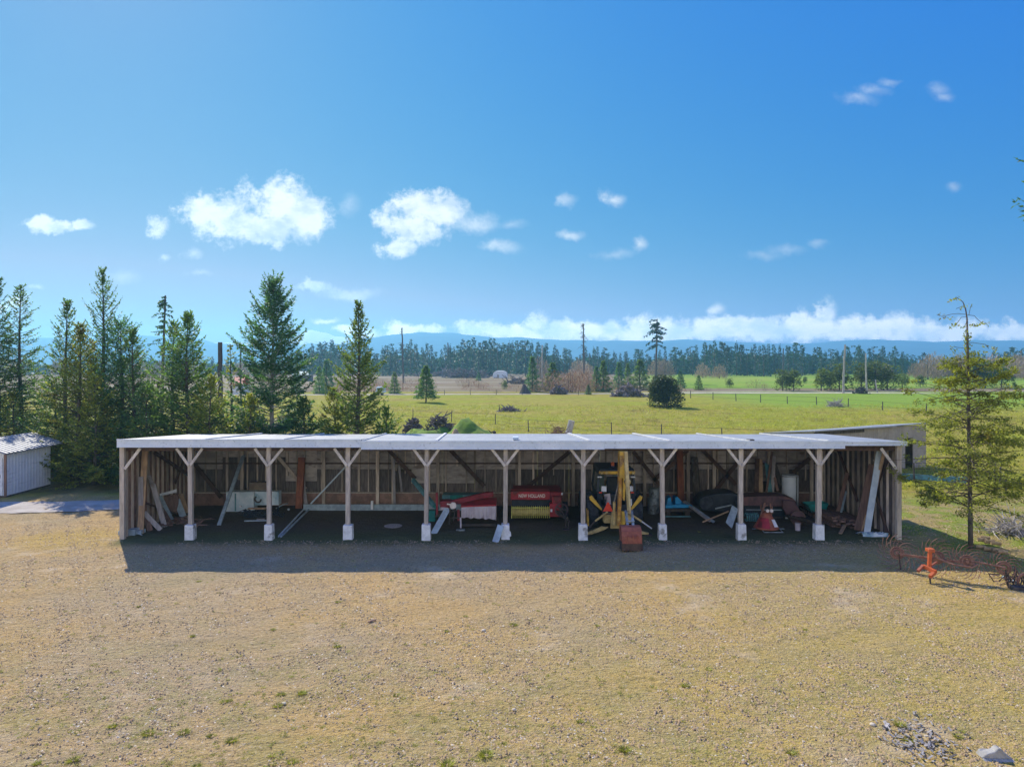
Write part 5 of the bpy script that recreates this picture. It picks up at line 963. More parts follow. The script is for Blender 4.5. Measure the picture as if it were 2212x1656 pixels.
def conifer(name, label, x, y, h, rad, mat='n1', seed=0, z0=.3, dens=1.0, up=(.75, .1), topbare=.05, exp=.85, clump=.35, leader=None, lean=0, size=1.0, group='firs behind the long shed', barem='bark', trunk_r=None, gaps=.15, prof=None):
    r = random.Random(seed); rad *= 1.36; exp *= .78; root = top(name, label, 'tree', (x, y, 0), group); lv = Leaves(); tr_ = trunk_r or h*.0135+.04
    def tp(z): t = z/h; return np.array([x+lean*t*t+.05*math.sin(t*7+seed), y+.04*math.sin(t*5+seed), z])
    tk = MB(); tk.path([tuple(tp(h*i/12)) for i in range(13)], [tr_*(1-i/12.6) for i in range(13)], 9); tk.smooth().build('trunk', M[barem], root)
    lb = MB(); z = z0
    while z < h*(.985):
        t = (z-z0)/(h-z0); nb = max(2, int(round(5.2*dens*(1-.35*t)))) if r.random() > gaps*.5 else 2; a0 = r.uniform(0, 6.28)
        R0 = rad*((1-t)**exp)*(prof(t) if prof else 1)+.10
        for b_ in range(nb):
            L = R0*r.uniform(.62, 1.18); az = a0+b_*6.283/nb+r.gauss(0, .25); e0 = up[1]+(up[0]-up[1])*t+r.gauss(0, .08)
            if r.random() < gaps: L *= .5
            pts = limb(r, tp(z+r.uniform(-.08, .08)), az, L, e0, e0+.35, .30*(1-t))
            if L > .5: lb.path([tuple(p) for p in pts[::2]], [max(.006, .013*L*(1-.28*i)) for i in range(len(pts[::2]))], 4, False)
            bare = .34 if t < .88 else .0
            for i in range(1, len(pts)):
                s = i/(len(pts)-1)
                if s < bare: continue
                p, q = pts[i-1], pts[i]; d = (q-p)/(np.linalg.norm(q-p)+1e-9); side = np.array([-d[1], d[0], 0]); side /= np.linalg.norm(side)+1e-9
                tl = (L*.36*(1.15-s)+.07)*size; nt_ = max(1, int((L/len(pts))/.085*dens*(1 if L > .6 else 1.3)))
                for k in range(nt_):
                    pp = p+(q-p)*(k+r.random())/nt_
                    for sg in (-1, 1):
                        dd = d*.75+side*sg*r.uniform(.5, 1)+np.array([0, 0, r.gauss(-.12, .22)]); dd /= np.linalg.norm(dd); ln = tl*r.uniform(.5, 1.1); m_ = max(1, int(ln/.11))
                        for j in range(m_):
                            c = pp+dd*ln*j/m_; w = r.uniform(.028, .055)*size
                            lv.add(c, dd+np.array([r.gauss(0, .35), r.gauss(0, .35), r.gauss(0, .3)]), r.uniform(.12, .22)*size, w)
                lv.add(q, d, .16*size, .035)
        z += r.uniform(.22, .36)*(1 if h < 14 else 1.25)/max(.6, dens)**.4*(1.0-.25*t)
    for j in range(26): zz = h*(1-topbare*.9*j/26); lv.add(tp(min(zz, h)), np.array([r.gauss(0, .5), r.gauss(0, .5), .9]), .13, .02)
    if lb.v: lb.build('limbs', M[barem], root)
    lv.build('foliage', M[mat], root, seed, (x, y, 0)); return root
def top_h(v, Y): return Z(v, Y)
M['n4'] = leafmat('olive_fir_needles', (.12,.17,.045), (.07,.11,.04), .5, .7, .1, c3=(.19,.19,.045))
specs = [ # u, v_top, Y, radius m, material, label
 (-6, 598, 46, 2.3, 'n2', 'tall dark fir cut by the left edge of the frame', dict(dens=1.15)),
 (44, 618, 47, 2.3, 'n1', 'dark fir with flat tiers, second from the left edge', dict(up=(.5, -.1), dens=1.1)),
 (143, 648, 43, 2.0, 'n1', 'fir with a narrow dark top between the flat-tiered fir and the tallest one', dict(dens=1.15)),
 (172, 702, 41, 2.1, 'n3', 'shorter yellow-green fir in front of the tall ones', dict(dens=1.2, size=1.1)),
 (222, 583, 45, 2.3, 'n1', 'tallest fir of the left group with open upswept crown', dict(up=(.95, .35), dens=.95, exp=.75)),
 (262, 692, 42.5, 2.3, 'n2', 'blue-green fir with a broken-looking round top right of the tallest', dict(dens=1.1, exp=.6)),
 (288, 712, 41, 2.0, 'n1', 'low fir with thin tip at the right of the left group', dict(dens=1.3)),
 (405, 674, 40, 2.3, 'n1', 'broad full fir with dense skirt beside the grey snag', dict(dens=1.3, size=1.1)),
 (374, 692, 42, 2.0, 'n1', 'slimmer fir tucked behind the broad full one', dict(dens=1.2)),
 (589, 604, 41, 2.7, 'n2', 'large dark fir with pale bare lower trunk and wide ragged branches', dict(up=(.75, .15), dens=1.5, exp=.62, barem='palebark', trunk_r=.17, gaps=.35, size=1.12)),
 (774, 650, 39, 2.35, 'n4', 'yellow-green fir with slim pointed spire behind the third bay', dict(up=(.9, .1), dens=1.5, exp=1.05, gaps=.3)),
 (118, 820, 43.5, 1.8, 'n1', 'low fir directly behind the small metal shed', dict(dens=1.1, size=1.1)),
 (205, 815, 39.6, 1.9, 'n3', 'low bushy fir between the metal shed and the long shed', dict(dens=1.15, size=1.1)),
 (318, 830, 38.8, 1.6, 'n1', 'low bushy fir behind the left end of the long shed', dict(dens=1.1, size=1.1)),
 (455, 812, 38.6, 1.7, 'n3', 'low yellow-green fir right of the broad full one', dict(dens=1.4)),
 (540, 856, 38.6, 1.3, 'n3', 'small fir left of the pale-trunked fir', dict(dens=1.4)),
 (655, 862, 38.6, 1.4, 'n1', 'small dark fir right of the pale-trunked fir', dict(dens=1.4)),
 (722, 838, 39.4, 1.3, 'n3', 'small yellow-green fir at the left foot of the spired one', dict(dens=1.4)),
 (836, 882, 38.6, 1.0, 'n1', 'small low fir at the right foot of the spired one', dict(dens=1.3)),
 (30, 850, 44.5, 1.8, 'n3', 'low fir behind the metal shed roof near the left edge', dict(dens=1.1, size=1.1)),
]
for i, (u, v, Y, rad, mt, lab, kw) in enumerate(specs):
    conifer('fir_tree', lab, X(u, Y), Y, top_h(v, Y), rad, mt, 100+i, **kw)
# sparse sapling behind
conifer('fir_sapling', 'thin sparse young fir seen left of the pale-trunked fir', X(499, 46), 46, top_h(745, 46), .9, 'n3', 300, dens=.7, up=(.3, 0), gaps=.4)
# young spruce at the right with bent bare leader
def right_tree():
    r = random.Random(77); Y0 = 26.05; x0 = X(2097, Y0); root = top('young_fir', 'sparse young fir with bent bare top standing right of the long shed', 'tree', (x0, Y0, 0)); lv = Leaves(); hT = Z(662, Y0)
    def tp(z): return np.array([x0-(.13*z/8), Y0, z])
    pts = [tp(z) for z in np.linspace(-.05, 8.3, 12)]; tops = [pts[-1]]+[np.array([X(u, Y0), Y0, Z(v, Y0)]) for (u, v) in [(2089, 688), (2086, 668), (2080, 652), (2068, 643), (2058, 646)]]
    tk = MB(); tk.path([tuple(p) for p in pts], [.088-.0045*i for i in range(11)]+[.03], 10); tk.path([tuple(p) for p in tops], [.03, .025, .02, .015, .012, .008], 6); tk.smooth().build('trunk', M['bark'], root)
    lb = MB()
    def tuftat(c, d, n=16, s=.20):
        for _ in range(n):
            o = np.array([r.gauss(0, s*.55), r.gauss(0, s*.55), r.gauss(0, s*.3)]); lv.add(c+o, d*.8+np.array([r.gauss(0, .6), r.gauss(0, .6), r.gauss(0, .5)]), r.uniform(.07, .14), r.uniform(.016, .032))
    z = 1.5
    while z < 6.9:
        t = (z-1.5)/5.4; nb = 4 if t < .5 else 3
        for b_ in range(nb if not (1.0 < z < 6 and r.random() < .12) else 2):
            az = r.uniform(0, 6.28); Rr = 2.35*(math.sin((.22+.78*(1-t))*math.pi*.55))**1.2+.25; L = Rr*r.uniform(.4, 1.2); e = r.uniform(-.2, .6)+.1*t; pp = limb(r, tp(z), az, L, e, e-.15, .12, 8)
            lb.path([tuple(p) for p in pp[::2]], [.022, .017, .012, .008, .005][:len(pp[::2])], 5, False)
            for i in range(2, len(pp)):
                if r.random() < .42: continue
                d = pp[i]-pp[i-1]; d /= np.linalg.norm(d); sd = np.array([-d[1], d[0], 0]); k = 2 if i > 3 else 1
                for s in (-1, 1):
                    if r.random() < .3: continue
                    ln = L*.30*(1.2-i/len(pp))*r.uniform(.5, 1.2)+.12; q = pp[i]+(d*.5+sd*s*.8+np.array([0, 0, r.gauss(-.15, .2)]))*ln; lb.path([tuple(pp[i]), tuple(q)], [.007, .004], 4, False)
                    for j in range(k+1): tuftat(pp[i]+(q-pp[i])*(.35+.65*j/(k)), d, 10, .16)
                if i >= len(pp)-2: tuftat(pp[i], d, 12, .15)
        z += r.uniform(.11, .20)
    for zz in np.linspace(6.7, 7.9, 26): tuftat(tp(zz), np.array([0, 0, 1.]), 7, .09)
    for path, ends in [([(2088,679),(2070,677),(2050,679),(2040,683)],[(2036,680),(2042,686),(2048,690)]), ([(2089,680),(2103,682),(2113,690),(2118,697)],[(2112,700),(2122,701),(2130,699),(2136,697)]), ([(2088,684),(2070,686),(2060,700)],[(2052,700),(2058,706),(2064,703),(2070,705)]),
        ([(2086,668),(2078,661),(2070,666)],[(2069,665)]), ([(2090,690),(2090,704)],[(2086,706),(2094,702),(2100,704),(2107,702)]), ([(2058,646)],[(2050,648),(2055,646),(2062,645)]), ([(2093,680),(2096,662)],[(2097,660)]),
        ([(2090,740),(2105,740),(2125,744),(2140,752)],[(2128,748),(2138,754),(2146,752),(2132,760),(2150,760),(2160,764),(2168,770)]), ([(2088,752),(2072,750),(2062,748)],[(2058,752),(2064,757),(2070,765),(2078,768)]),
        ([(2094,845),(2120,830),(2150,822),(2190,812)],[(2165,830),(2172,838),(2180,846),(2186,850)])]:
        P_ = [np.array([X(u, Y0), Y0+r.uniform(-.2, .2)*(i > 0), Z(v, Y0)]) for i, (u, v) in enumerate(path)]
        if len(P_) > 1: lb.path([tuple(p) for p in P_], .009, 5, False)
        for (u, v) in ends: tuftat(np.array([X(u, Y0), Y0+r.uniform(-.2, .2), Z(v, Y0)]), np.array([.5, 0, 0]), 8, .10)
    lb.build('limbs', M['bark'], root); lv.build('foliage', M['n3'], root, 77, (x0, Y0, 0), .9)
right_tree()
# tall pine just outside the right edge: only its branch tips enter the frame
conifer('tall_pine', 'tall pine outside the right edge with only a dark branch tip reaching into the sky', X(2345, 24.0), 24.0, 15.5, 1.9, 'n2', 55, z0=11.3, dens=1.1, up=(.5, .1), group=None, trunk_r=.22)

# ---------------------------------------------------------------- dead standing trunks and poles
def snag(name, label, u, v0, Y, r0, r1, cat='dead tree', vb=None, lean_u=0, branches=0, bl=1.0, m='snag', seed=1, foliage=None, z0f=.4, parts='branches'):
    x = X(u, Y); h = Z(v0, Y); xt = X(u+lean_u, Y); root = top(name, label, cat, (x, Y, 0)); r = random.Random(seed); b = MB()
    n = 10; b.path([(x+(xt-x)*i/n+r.gauss(0, r1*.25), Y, -.05+(h+.05)*i/n) for i in range(n+1)], [r0+(r1-r0)*i/n for i in range(n+1)], 9); b.build('trunk', M[m], root)
    if branches:
        bb = MB(); lv = Leaves()
        for _ in range(branches):
            t = z0f+(1-z0f)*r.random()**.9; z = h*t; az = r.choice([0, 3.14])+r.gauss(0, .9); L = bl*(1.35-t)*r.uniform(.35, 1.2); pts = limb(r, (x+(xt-x)*t, Y, z), az, L, r.uniform(-.1, .25), r.uniform(-.7, -.1), .1, 6)
            bb.path([tuple(p) for p in pts], [max(.02, .028*L*(1-.15*i)) for i in range(len(pts))], 4, False)
            for i in range(1, len(pts)):
                for _k in range(5 if foliage else 2):
                    dd = np.array([r.gauss(0, .6), r.gauss(0, .4), -abs(r.gauss(0, .6))]); ln = bl*.16*r.random()+.08*bl
                    if foliage: lv.add(pts[i], dd, ln*.7, ln*.16)
                    else: bb.path([tuple(pts[i]), tuple(pts[i]+dd*ln*1.3)], [.014*bl, .008*bl], 3, False)
        bb.build(parts, M[m], root)
        if foliage: lv.build('foliage', M[foliage], root, seed, (x, Y, 0), .9)
    return root
snag('dead_tree', 'tall grey dead fir with short drooping branches behind the broad full fir', 348, 638, 80, .22, .08, lean_u=9, branches=34, bl=2.3, seed=3, foliage='n2', z0f=.5)
snag('burnt_trunk', 'thick broken-off charred trunk between the broad fir and the pale-trunked fir', 479, 739, 70, .25, .21, lean_u=-4, m='burnt')
snag('dead_tree', 'thin dark pole of a dead tree just left of the pale-trunked fir', 520, 748, 110, .15, .10)
snag('dead_tree', 'bare grey dead trunk standing behind the far field left of the lone tree', 872, 708, 230, .32, .2, lean_u=-4, branches=14, bl=2.2, seed=5)
snag('dead_tree', 'bare dark dead trunk at the centre of the treeline', 1262, 699, 235, .34, .17, lean_u=-2, branches=34, bl=2.4, seed=6)
snag('dead_tree', 'tall dark dead fir with ragged one-sided branches, tallest on the horizon', 1416, 689, 225, .42, .16, lean_u=4, branches=34, bl=6.0, seed=8, foliage='far', z0f=.5)
snag('dead_tree', 'slim pale bare trunk among the young firs left of centre by the lane', 1171, 745, 165, .2, .12, m='palebark')
snag('wood_pole', 'taller of the two leaning bare poles by the lane at right', 1821, 744, 155, .24, .17, cat='pole', lean_u=4.5, m='palebark')
snag('wood_pole', 'shorter bare pole rising from a dark root pile by the lane at right', 1872, 763, 153, .22, .13, cat='pole', lean_u=-2, m='palebark')
snag('wood_pole', 'short leaning pale stick beside the rounded pines', 1895, 820, 158, .16, .12, cat='pole', lean_u=-4, m='palebark')
for i, (u, v) in enumerate([(968, 740), (1855*0+1692, 752), (2330*0+1540, 760)]): snag('dead_tree', ['thin far snag above the centre-left treeline', 'thin far snag above the right treeline', 'thin far snag right of the ragged dead fir'][i], u, v, 380, .7, .3, seed=20+i)

# ---------------------------------------------------------------- field trees, bushes, stumps
def lowtree(kind, seed, h, w, mat, n=700, z0=.08):
    """returns a Leaves cloud + trunk at the origin, sized in metres"""
    r = random.Random(seed); lv = Leaves(); lb = MB(); lb.path([(0, 0, -.1), (.02*h, 0, h*.5), (0, 0, h*.93)], [h*.022, h*.014, h*.004], 6, False)
    if kind == 'fir':
        k = 0
        while k < n:
            t = r.random()**1.35; z = h*(z0+(1-z0)*t); Rr = w*((1-t)**.8)*(.75+.25*math.sin(t*38+seed)); a = r.uniform(0, 6.28); d = Rr*r.random()**.45; c = np.array([d*math.cos(a), d*math.sin(a), z-.18*d+.03*h*r.gauss(0, 1)*.5]); s = h*.05*r.uniform(.6, 1.5)
            lv.add(c, np.array([math.cos(a), math.sin(a), r.gauss(-.05, .4)]), s, s*.30); k += 1
    elif kind == 'old':   # ragged old-growth: bare lower trunk, clumpy irregular crown
        lb = MB(); lb.path([(0, 0, -.1), (.01*h, 0, h*.5), (0, 0, h*.97)], [h*.020, h*.016, h*.006], 6, False); cl = []
        for i in range(26): t = z0+(1-z0)*i/25; a = r.uniform(0, 6.28); cl.append((a, t, w*(.35+.75*math.sin(math.pi*min(1, (1-t)*1.15+.12)))*r.uniform(.45, 1.15)))
        for k in range(n):
            a, t, L = r.choice(cl); s_ = r.random()**.7; d = L*s_; c = np.array([d*math.cos(a), d*math.sin(a), h*t-.22*d])+np.array([r.gauss(0, .16*w), r.gauss(0, .16*w), r.gauss(0, .012*h)]); s = h*.046*r.uniform(.7, 1.6)
            lv.add(c, np.array([math.cos(a), math.sin(a), r.gauss(-.2, .35)]), s, s*.32)
    elif kind == 'round':
        bl = [(r.uniform(-.5, .5)*w, r.uniform(-.5, .5)*w, h*r.uniform(.3, .82), r.uniform(.28, .5)*w) for _ in range(14)]+[(0, 0, h*.8, w*.32), (0, 0, h*.45, w*.62), (0, 0, h*.25, w*.8), (.3*w, .2*w, h*.22, w*.6), (-.35*w, -.1*w, h*.22, w*.6)]
        for k in range(n):
            bx, by, bz, br = r.choice(bl); a = r.uniform(0, 6.28); e = r.uniform(-1.2, 1.5); q = br*r.random()**.3; c = np.array([bx+q*math.cos(a)*math.cos(e), by+q*math.sin(a)*math.cos(e), max(.04*h, bz+q*math.sin(e)*1.1)]); s = h*.055*r.uniform(.6, 1.5)
            lv.add(c, np.array([math.cos(a), math.sin(a), r.gauss(.2, .5)]), s, s*.35)
    else:                # leafless brush: many thin twigs
        for k in range(n):
            a = r.uniform(0, 6.28); d = w*math.sqrt(r.random()); z = h*r.random()*math.sqrt(max(.05, 1-(d/w)**2)); s = h*.16*r.uniform(.5, 1.5)
            lv.add(np.array([d*math.cos(a), d*math.sin(a), z]), np.array([r.gauss(0, .4), r.gauss(0, .4), 1]), s, s*.045)
    return lv, lb
PROTO = {}
def proto(key, kind, seed, h, w, mat, n, z0=.08):
    lv, lb = lowtree(kind, seed, h, w, mat, n, z0); o = lv.build('crown', M[mat], None, seed, (0, 0, 0), .8); t = lb.build('trunk', M['bark'] if kind != 'old' else M['snag'], None)
    PROTO[key] = (o.data, t.data, h); bpy.data.objects.remove(o); bpy.data.objects.remove(t)
def place(key, name, label, cat, x, y, h, sx=1.0, rz=0.0, group=None, z=0):
    cd, td, h0 = PROTO[key]; root = bpy.data.objects.new(name, None); COL.objects.link(root); root.location = (x, y, z); root["label"] = label; root["category"] = cat
    if group: root["group"] = group
    s = h/h0; root.scale = (s*sx, s*sx, s); root.rotation_euler = (0, 0, rz)
    for nm, d in (('crown', cd), ('trunk', td)): o = bpy.data.objects.new(nm, d); COL.objects.link(o); o.parent = root
    return root
proto('lone', 'fir', 31, 6, 2.1, 'n1', 2600, .16); proto('round1', 'round', 32, 5, 2.0, 'far2', 1500); proto('round2', 'round', 33, 5, 2.0, 'far2', 1500); proto('cone1', 'fir', 34, 6, 2.0, 'n2', 1800, .02); proto('cone2', 'fir', 35, 6, 2.0, 'n1', 1800, .02)
proto('bushbig', 'round', 36, 3.8, 2.5, 'bush', 9000); proto('brush1', 'brush', 37, 2.5, 2.6, 'brush', 520); proto('brush2', 'brush', 38, 2.2, 2.8, 'brush2', 520); proto('alder', 'brush', 39, 9, 3.6, 'brush', 900)
for i in range(5): proto('old%d' % i, 'old', 50+i, 20, 3.6, 'far', 560, [.15, .3, .12, .2, .38][i])
for i in range(4): proto('tfir%d' % i, 'fir', 60+i, 18, 4.2, 'far', 640, .05)
def fieldobj(key, name, label, cat, u, vt, vb, w=None, rz=0, group=None):
    Y = GY(vb); h = Z(vt, Y); cd, td, h0 = PROTO[key]; return place(key, name, label, cat, X(u, Y), Y, h*(1.1 if key[:5] == 'round' else 1.06), (1.0 if w is None else w)*1.12, rz, group)
fieldobj('lone', 'fir_tree', 'lone small fir with clear trunk standing in the grass field', 'tree', 920, 795, 869, 1.0)
fieldobj('bushbig', 'round_bush', 'large round dark green bush in the middle of the field', 'bush', 1440, 822, 880, 1.02)
G2 = 'young firs along the lane'
for (u, vt, vb, k, w, lab) in [(1150,775,846,'cone1',.85,'young fir with a bare spiky top beside the slim pale trunk'),(1194,787,844,'cone2',1.35,'broad young fir right of the slim pale trunk'),(1288,795,846,'cone1',.9,'left young fir of the pair right of the bare dark trunk'),(1303,783,845,'cone2',.95,'right, taller young fir of the pair right of the bare dark trunk'),
  (1337,786,840,'cone1',.95,'young fir left of the broad one beside the tallest snag'),(1356,788,838,'cone2',.8,'narrow young fir between two broader ones left of the tallest snag'),(1383,781,842,'cone2',1.25,'broad bright young fir at the foot of the tallest snag'),(1271,832,852,'cone1',1.2,'very small low fir by the brown brush'),
  (1470,803,838,'cone1',1.1,'small dark fir behind the large round bush'),(1509,812,842,'cone2',1.1,'small dark fir right of the large round bush'),(1034,804,822,'cone1',1.2,'small far fir left of the white arched building'),(1090,823,841,'round1',.9,'small oval shrub in the brush below the white arched building'),
  (852,806,850,'cone2',1.0,'fir by the lane behind the spired fir'),(690,795,850,'cone2',.9,'slim yellow-green fir left of the spired fir by the lane'),(640,800,846,'cone1',.9,'dark fir near the low green-roofed house'),(706,782,848,'cone1',1.0,'taller fir left of the spired fir by the lane')]:
    fieldobj(k, 'fir_tree', lab, 'tree', u, vt, vb, w, u*.37, G2)
G3 = 'rounded pines along the lane at right'
for (u, vt, vb, w, lab) in [(1691,801,844,1.05,'leftmost rounded pine beyond the lane'),(1714,800,844,1.0,'second rounded pine from the left'),(1738,814,829,1.0,'small pine between the second and third rounded pines'),(1774,798,844,1.1,'third rounded pine, broad and low'),(1793,806,844,.9,'small rounded pine left of the taller leaning pole'),(1813,788,843,1.1,'tall rounded pine right behind the taller leaning pole'),
  (1861,786,842,1.05,'rounded pine left of the shorter bare pole'),(1891,783,842,1.2,'tallest rounded pine right of the shorter bare pole'),(1917,790,842,1.15,'rightmost pine of the dense clump'),(1949,808,838,1.2,'small dark pine right of the dense clump'),(1988,811,836,1.1,'small cone-shaped pine before the young fir'),
  (2110,786,838,1.1,'rounded pine seen behind the young fir'),(2128,780,838,1.2,'broad rounded pine behind the young fir'),(2163,788,838,1.1,'rounded pine near the right edge'),(2192,825,838,1.0,'small shrub at the far right edge')]:
    fieldobj('round1' if u % 2 else 'round2', 'pine_tree', lab, 'tree', u, vt, vb, w, u*.7, G3)
rr = random.Random(9)
for (u, vt, vb, lab) in [(1576,818,837,'small dark shrub in the bright pasture'),(1633,820,838,'thin leafless shrub in the bright pasture')]: fieldobj('round1' if u < 1600 else 'brush1', 'shrub', lab, 'shrub', u, vt, vb, 1.1)
G4 = 'brown leafless brush beyond the lane'
for i in range(110):
    u = rr.choice([rr.uniform(840, 1130), rr.uniform(1130, 1290), rr.uniform(1200, 1300), rr.uniform(1290, 1480), rr.uniform(700, 900), rr.uniform(1480, 2212)]); vb = rr.uniform(826, 848) if u < 1480 else rr.uniform(837, 845)
    hgt = rr.uniform(1.2, 2.6)*(1.9 if 1200 < u < 1290 else .75 if u > 1480 else 1.0); Y = GY(vb)
    if not 153 < Y < 260: Y = rr.uniform(160, 235)
    if u > 1480: hgt *= .7
    if 1040 < u < 1125: Y = min(Y, 190); hgt = min(hgt, 1.0)
    place('brush2' if rr.random() < .45 else 'brush1', 'brush_clump', 'brown leafless shrub in the rough ground beyond the lane', 'shrub', X(u, Y), Y, hgt, rr.uniform(1, 1.7), rr.uniform(0, 6), G4)
G5 = 'leafless alders at the forest edge'
for i in range(34):
    u = rr.choice([rr.uniform(-100, 640), rr.uniform(850, 1300), rr.uniform(1950, 2260), rr.uniform(1990, 2260), rr.uniform(1400, 1950)]); Y = rr.uniform(270, 330)
    if 950 < u < 1150: continue
    place('alder' if rr.random() < 2 else 'alder', 'alder_tree', 'greyish-pink leafless tree in front of the far conifers', 'tree', X(u, Y), Y, rr.uniform(6.5, 11) if u > 1950 or u < 700 else rr.uniform(5, 8.5), 1.4, rr.uniform(0, 6), G5)
# far conifer belt, individually placed
G6 = 'conifers of the far treeline'
def skyline(u):   # treetop height in picture rows
    pts = [(-200,790),(60,780),(330,770),(430,778),(560,775),(640,765),(680,752),(720,748),(760,755),(800,768),(860,750),(900,745),(940,765),(980,752),(1010,742),(1060,742),(1100,745),(1140,748),(1180,755),(1240,768),(1290,760),(1340,768),(1400,762),(1440,768),(1480,760),(1530,752),(1580,748),(1640,758),(1720,752),(1780,765),(1850,760),(1930,762),(2000,778),(2060,775),(2120,770),(2212,762),(2400,770)]
    for (a, b), (c, d) in zip(pts, pts[1:]):
        if a <= u <= c: return b+(d-b)*(u-a)/(c-a)
    return 775
for i in range(285):
    u = -80+2360*(i+rr.random())/285; Y = rr.uniform(330, 400); vt = skyline(u)+abs(rr.gauss(0, 11))-15+(8 if u < 640 else 0); h = Z(vt, Y); old = rr.random() < .38
    place(('old%d' % rr.randrange(5)) if old else ('tfir%d' % rr.randrange(4)), 'conifer_tree', 'dark blue-green conifer in the far treeline', 'tree', X(u, Y), Y, h, rr.uniform(.75, 1.15)*(.85 if old else .9), rr.uniform(0, 6), G6)
# the wood behind reads as one mass
lvw = Leaves()
for i in range(1000):
    u = -250+2750*rr.random(); Y = rr.uniform(380, 520); h = Z(skyline(u)+abs(rr.gauss(0, 8))+9, Y); x = X(u, Y)
    for k in range(54):
        t = rr.random(); a = rr.uniform(0, 6.28); d = 3.6*(1-t)**.8*rr.random()**.4; s = rr.uniform(1.4, 3.0); lvw.add(np.array([x+d*math.cos(a), Y+d*math.sin(a), max(.2, h*t)]), np.array([math.cos(a), math.sin(a), rr.gauss(.1, .4)]), s, s*.38)
wd = lvw.build('distant_wood', M['far'], None, 1, (0, 0, 0), .9); wd["kind"] = 'stuff'

# piles, stumps, mounds in the field
def pile(name, label, cat, u, v, Y, w, h, n, m, seed, ln=.8, th=.06, dp=.5):
    r = random.Random(seed); x = X(u, Y); root = top(name, label, cat, (x, Y, 0)); b = MB()
    for _ in range(n):
        px_ = r.gauss(0, w*.34); py = r.gauss(0, w*dp*.4); pz_ = h*max(0, 1-(px_/w)**2*2)*r.random(); a = r.uniform(0, 6.28); e = r.uniform(-.5, .9); l = ln*r.uniform(.3, 1); p = Vector((x+px_, Y+py, pz_)); d = Vector((math.cos(a)*math.cos(e), math.sin(a)*math.cos(e), math.sin(e)))*l
        q = p+d; q.z = max(.02, q.z); b.path([p, (p+q)/2+Vector((r.gauss(0, .08), 0, r.gauss(0, .08)))*l, q], [th*r.uniform(.6, 1.6), th, th*.4], 5)
    b.build('heap', M[m], root); return root
def mound(name, label, u, v, Y, w, d, h, m, seed, extra=None):
    x = X(u, Y); n = 20; b = MB()
    for j in range(n+1):
        for i in range(n+1):
            a = -1+2*i/n; c = -1+2*j/n; q = max(0, 1-a*a-c*c*.9); z = h*q**.95*(1+.3*math.sin(a*5+seed)*math.cos(c*4))+.09*h*math.sin(a*17+seed)*math.sin(c*13)*q; b.v.append((x+a*w, Y+c*d, z-.03*(q <= 0)-.02))
    for j in range(n):
        for i in range(n): k = j*(n+1)+i; b.f.append((k, k+1, k+n+2, k+n+1))
    return tag(b.smooth().build(name, M[m]), label, 'mound')
M['mgrass'] = pm('mound_grass', (.17,.28,.03), (.12,.20,.03), 2, .95, bump=.6, c3=(.28,.28,.06)); M['msoil'] = pm('bare_soil', (.50,.35,.18), (.38,.26,.14), 3, .95, bump=.5)
mound('grass_mound', 'bright green grassy earth mound just behind the roof', 1012, 930, 58, 3.0, 3, 1.75, 'mgrass', 2)
mound('grass_mound', 'low grassy bank under the dark brush pile behind the roof', 930, 935, 60, 2.8, 3, 1.35, 'mgrass', 5)
mound('soil_mound', 'bare orange-tan soil mound in front of the grassy mound', 990, 930, 53.5, 1.1, 1.6, 1.5, 'msoil', 3)
pile('brush_pile', 'large brown-grey brush pile on the grassy bank behind the roof', 'brush pile', 950, 915, 60.5, 2.1, 2.3, 380, 'root', 4, 1.0, .05)
pile('root_pile', 'dark tangled roots just right of the spired fir', 'roots', 892, 915, 66, 1.2, 1.6, 200, 'root', 5, .6, .09)
pile('brush_pile', 'small dark brush right of the bright green mound', 'brush pile', 1066, 925, 60, .9, 1.0, 80, 'burnt', 6, .5, .05)
pile('root_pile', 'dark root pile by the lane behind the tall conifer group at left', 'roots', 744, 912, 55, .6, .9, 60, 'burnt', 16, .6, .08)
pile('brush_pile', 'low flat dark scrap on the grass near the field centre', 'brush pile', 1100, 888, 98, 2.3, .45, 110, 'root', 7, 1.2, .06)
pile('brush_pile', 'low grey heap of branches in the right of the field', 'brush pile', 1806, 880, 108, 1.8, .8, 110, 'palebark', 8, 1.4, .04)
pile('stump_pile', 'big purplish-dark stump pile left of the large round bush', 'stumps', 1356, 856, 140, 4.2, 2.1, 200, 'root', 9, 1.1, .25)
pile('stump_pile', 'dark stump heap beside the slim pale trunk', 'stumps', 1204, 851, 150, 2.4, 1.6, 90, 'root', 10, 1.3, .2)
pile('root_pile', 'small dark root pile at the foot of the shorter bare pole', 'roots', 1861, 850, 152, 1.6, 1.3, 70, 'burnt', 11, .9, .16)
pile('log_pile', 'long low dark log pile left of the white arched building', 'logs', 1010, 817, 300, 13, 2.2, 160, 'root', 12, 5, .3, .3); pile('log_pile', 'flatter dark log pile before the white arched building', 'logs', 960, 812, 330, 15, 2.0, 120, 'root', 13, 5, .3, .3)
pile('brush_pile', 'brownish pile in the reddish brush beyond the lane', 'brush pile', 1118, 828, 220, 5, 1.3, 90, 'root', 14, 3.5, .15); pile('branch_pile', 'heap of cut pale branches on the grass at the right edge behind the rake', 'branches', 2180, 1150, 28.3, 1.3, .35, 130, 'palebark', 15, 1.4, .018)
pile('branch_pile', 'ring of brown bramble around the tilted grey stump', 'bramble', 1205, 930, 64.5, 1.7, .9, 170, 'rustbar', 17, .9, .02)
def stump(label, u, vt, Y, r0, r1, tilt, m='palebark'):
    x = X(u, Y); h = Z(vt, Y); root = top('tree_stump', label, 'stump', (x, Y, 0)); b = MB(); b.path([(x, Y, -.05), (x+tilt*.3, Y, h*.3), (x+tilt, Y, h)], [r0*1.4, r0, r1], 10); b.build('stump', M[m], root)
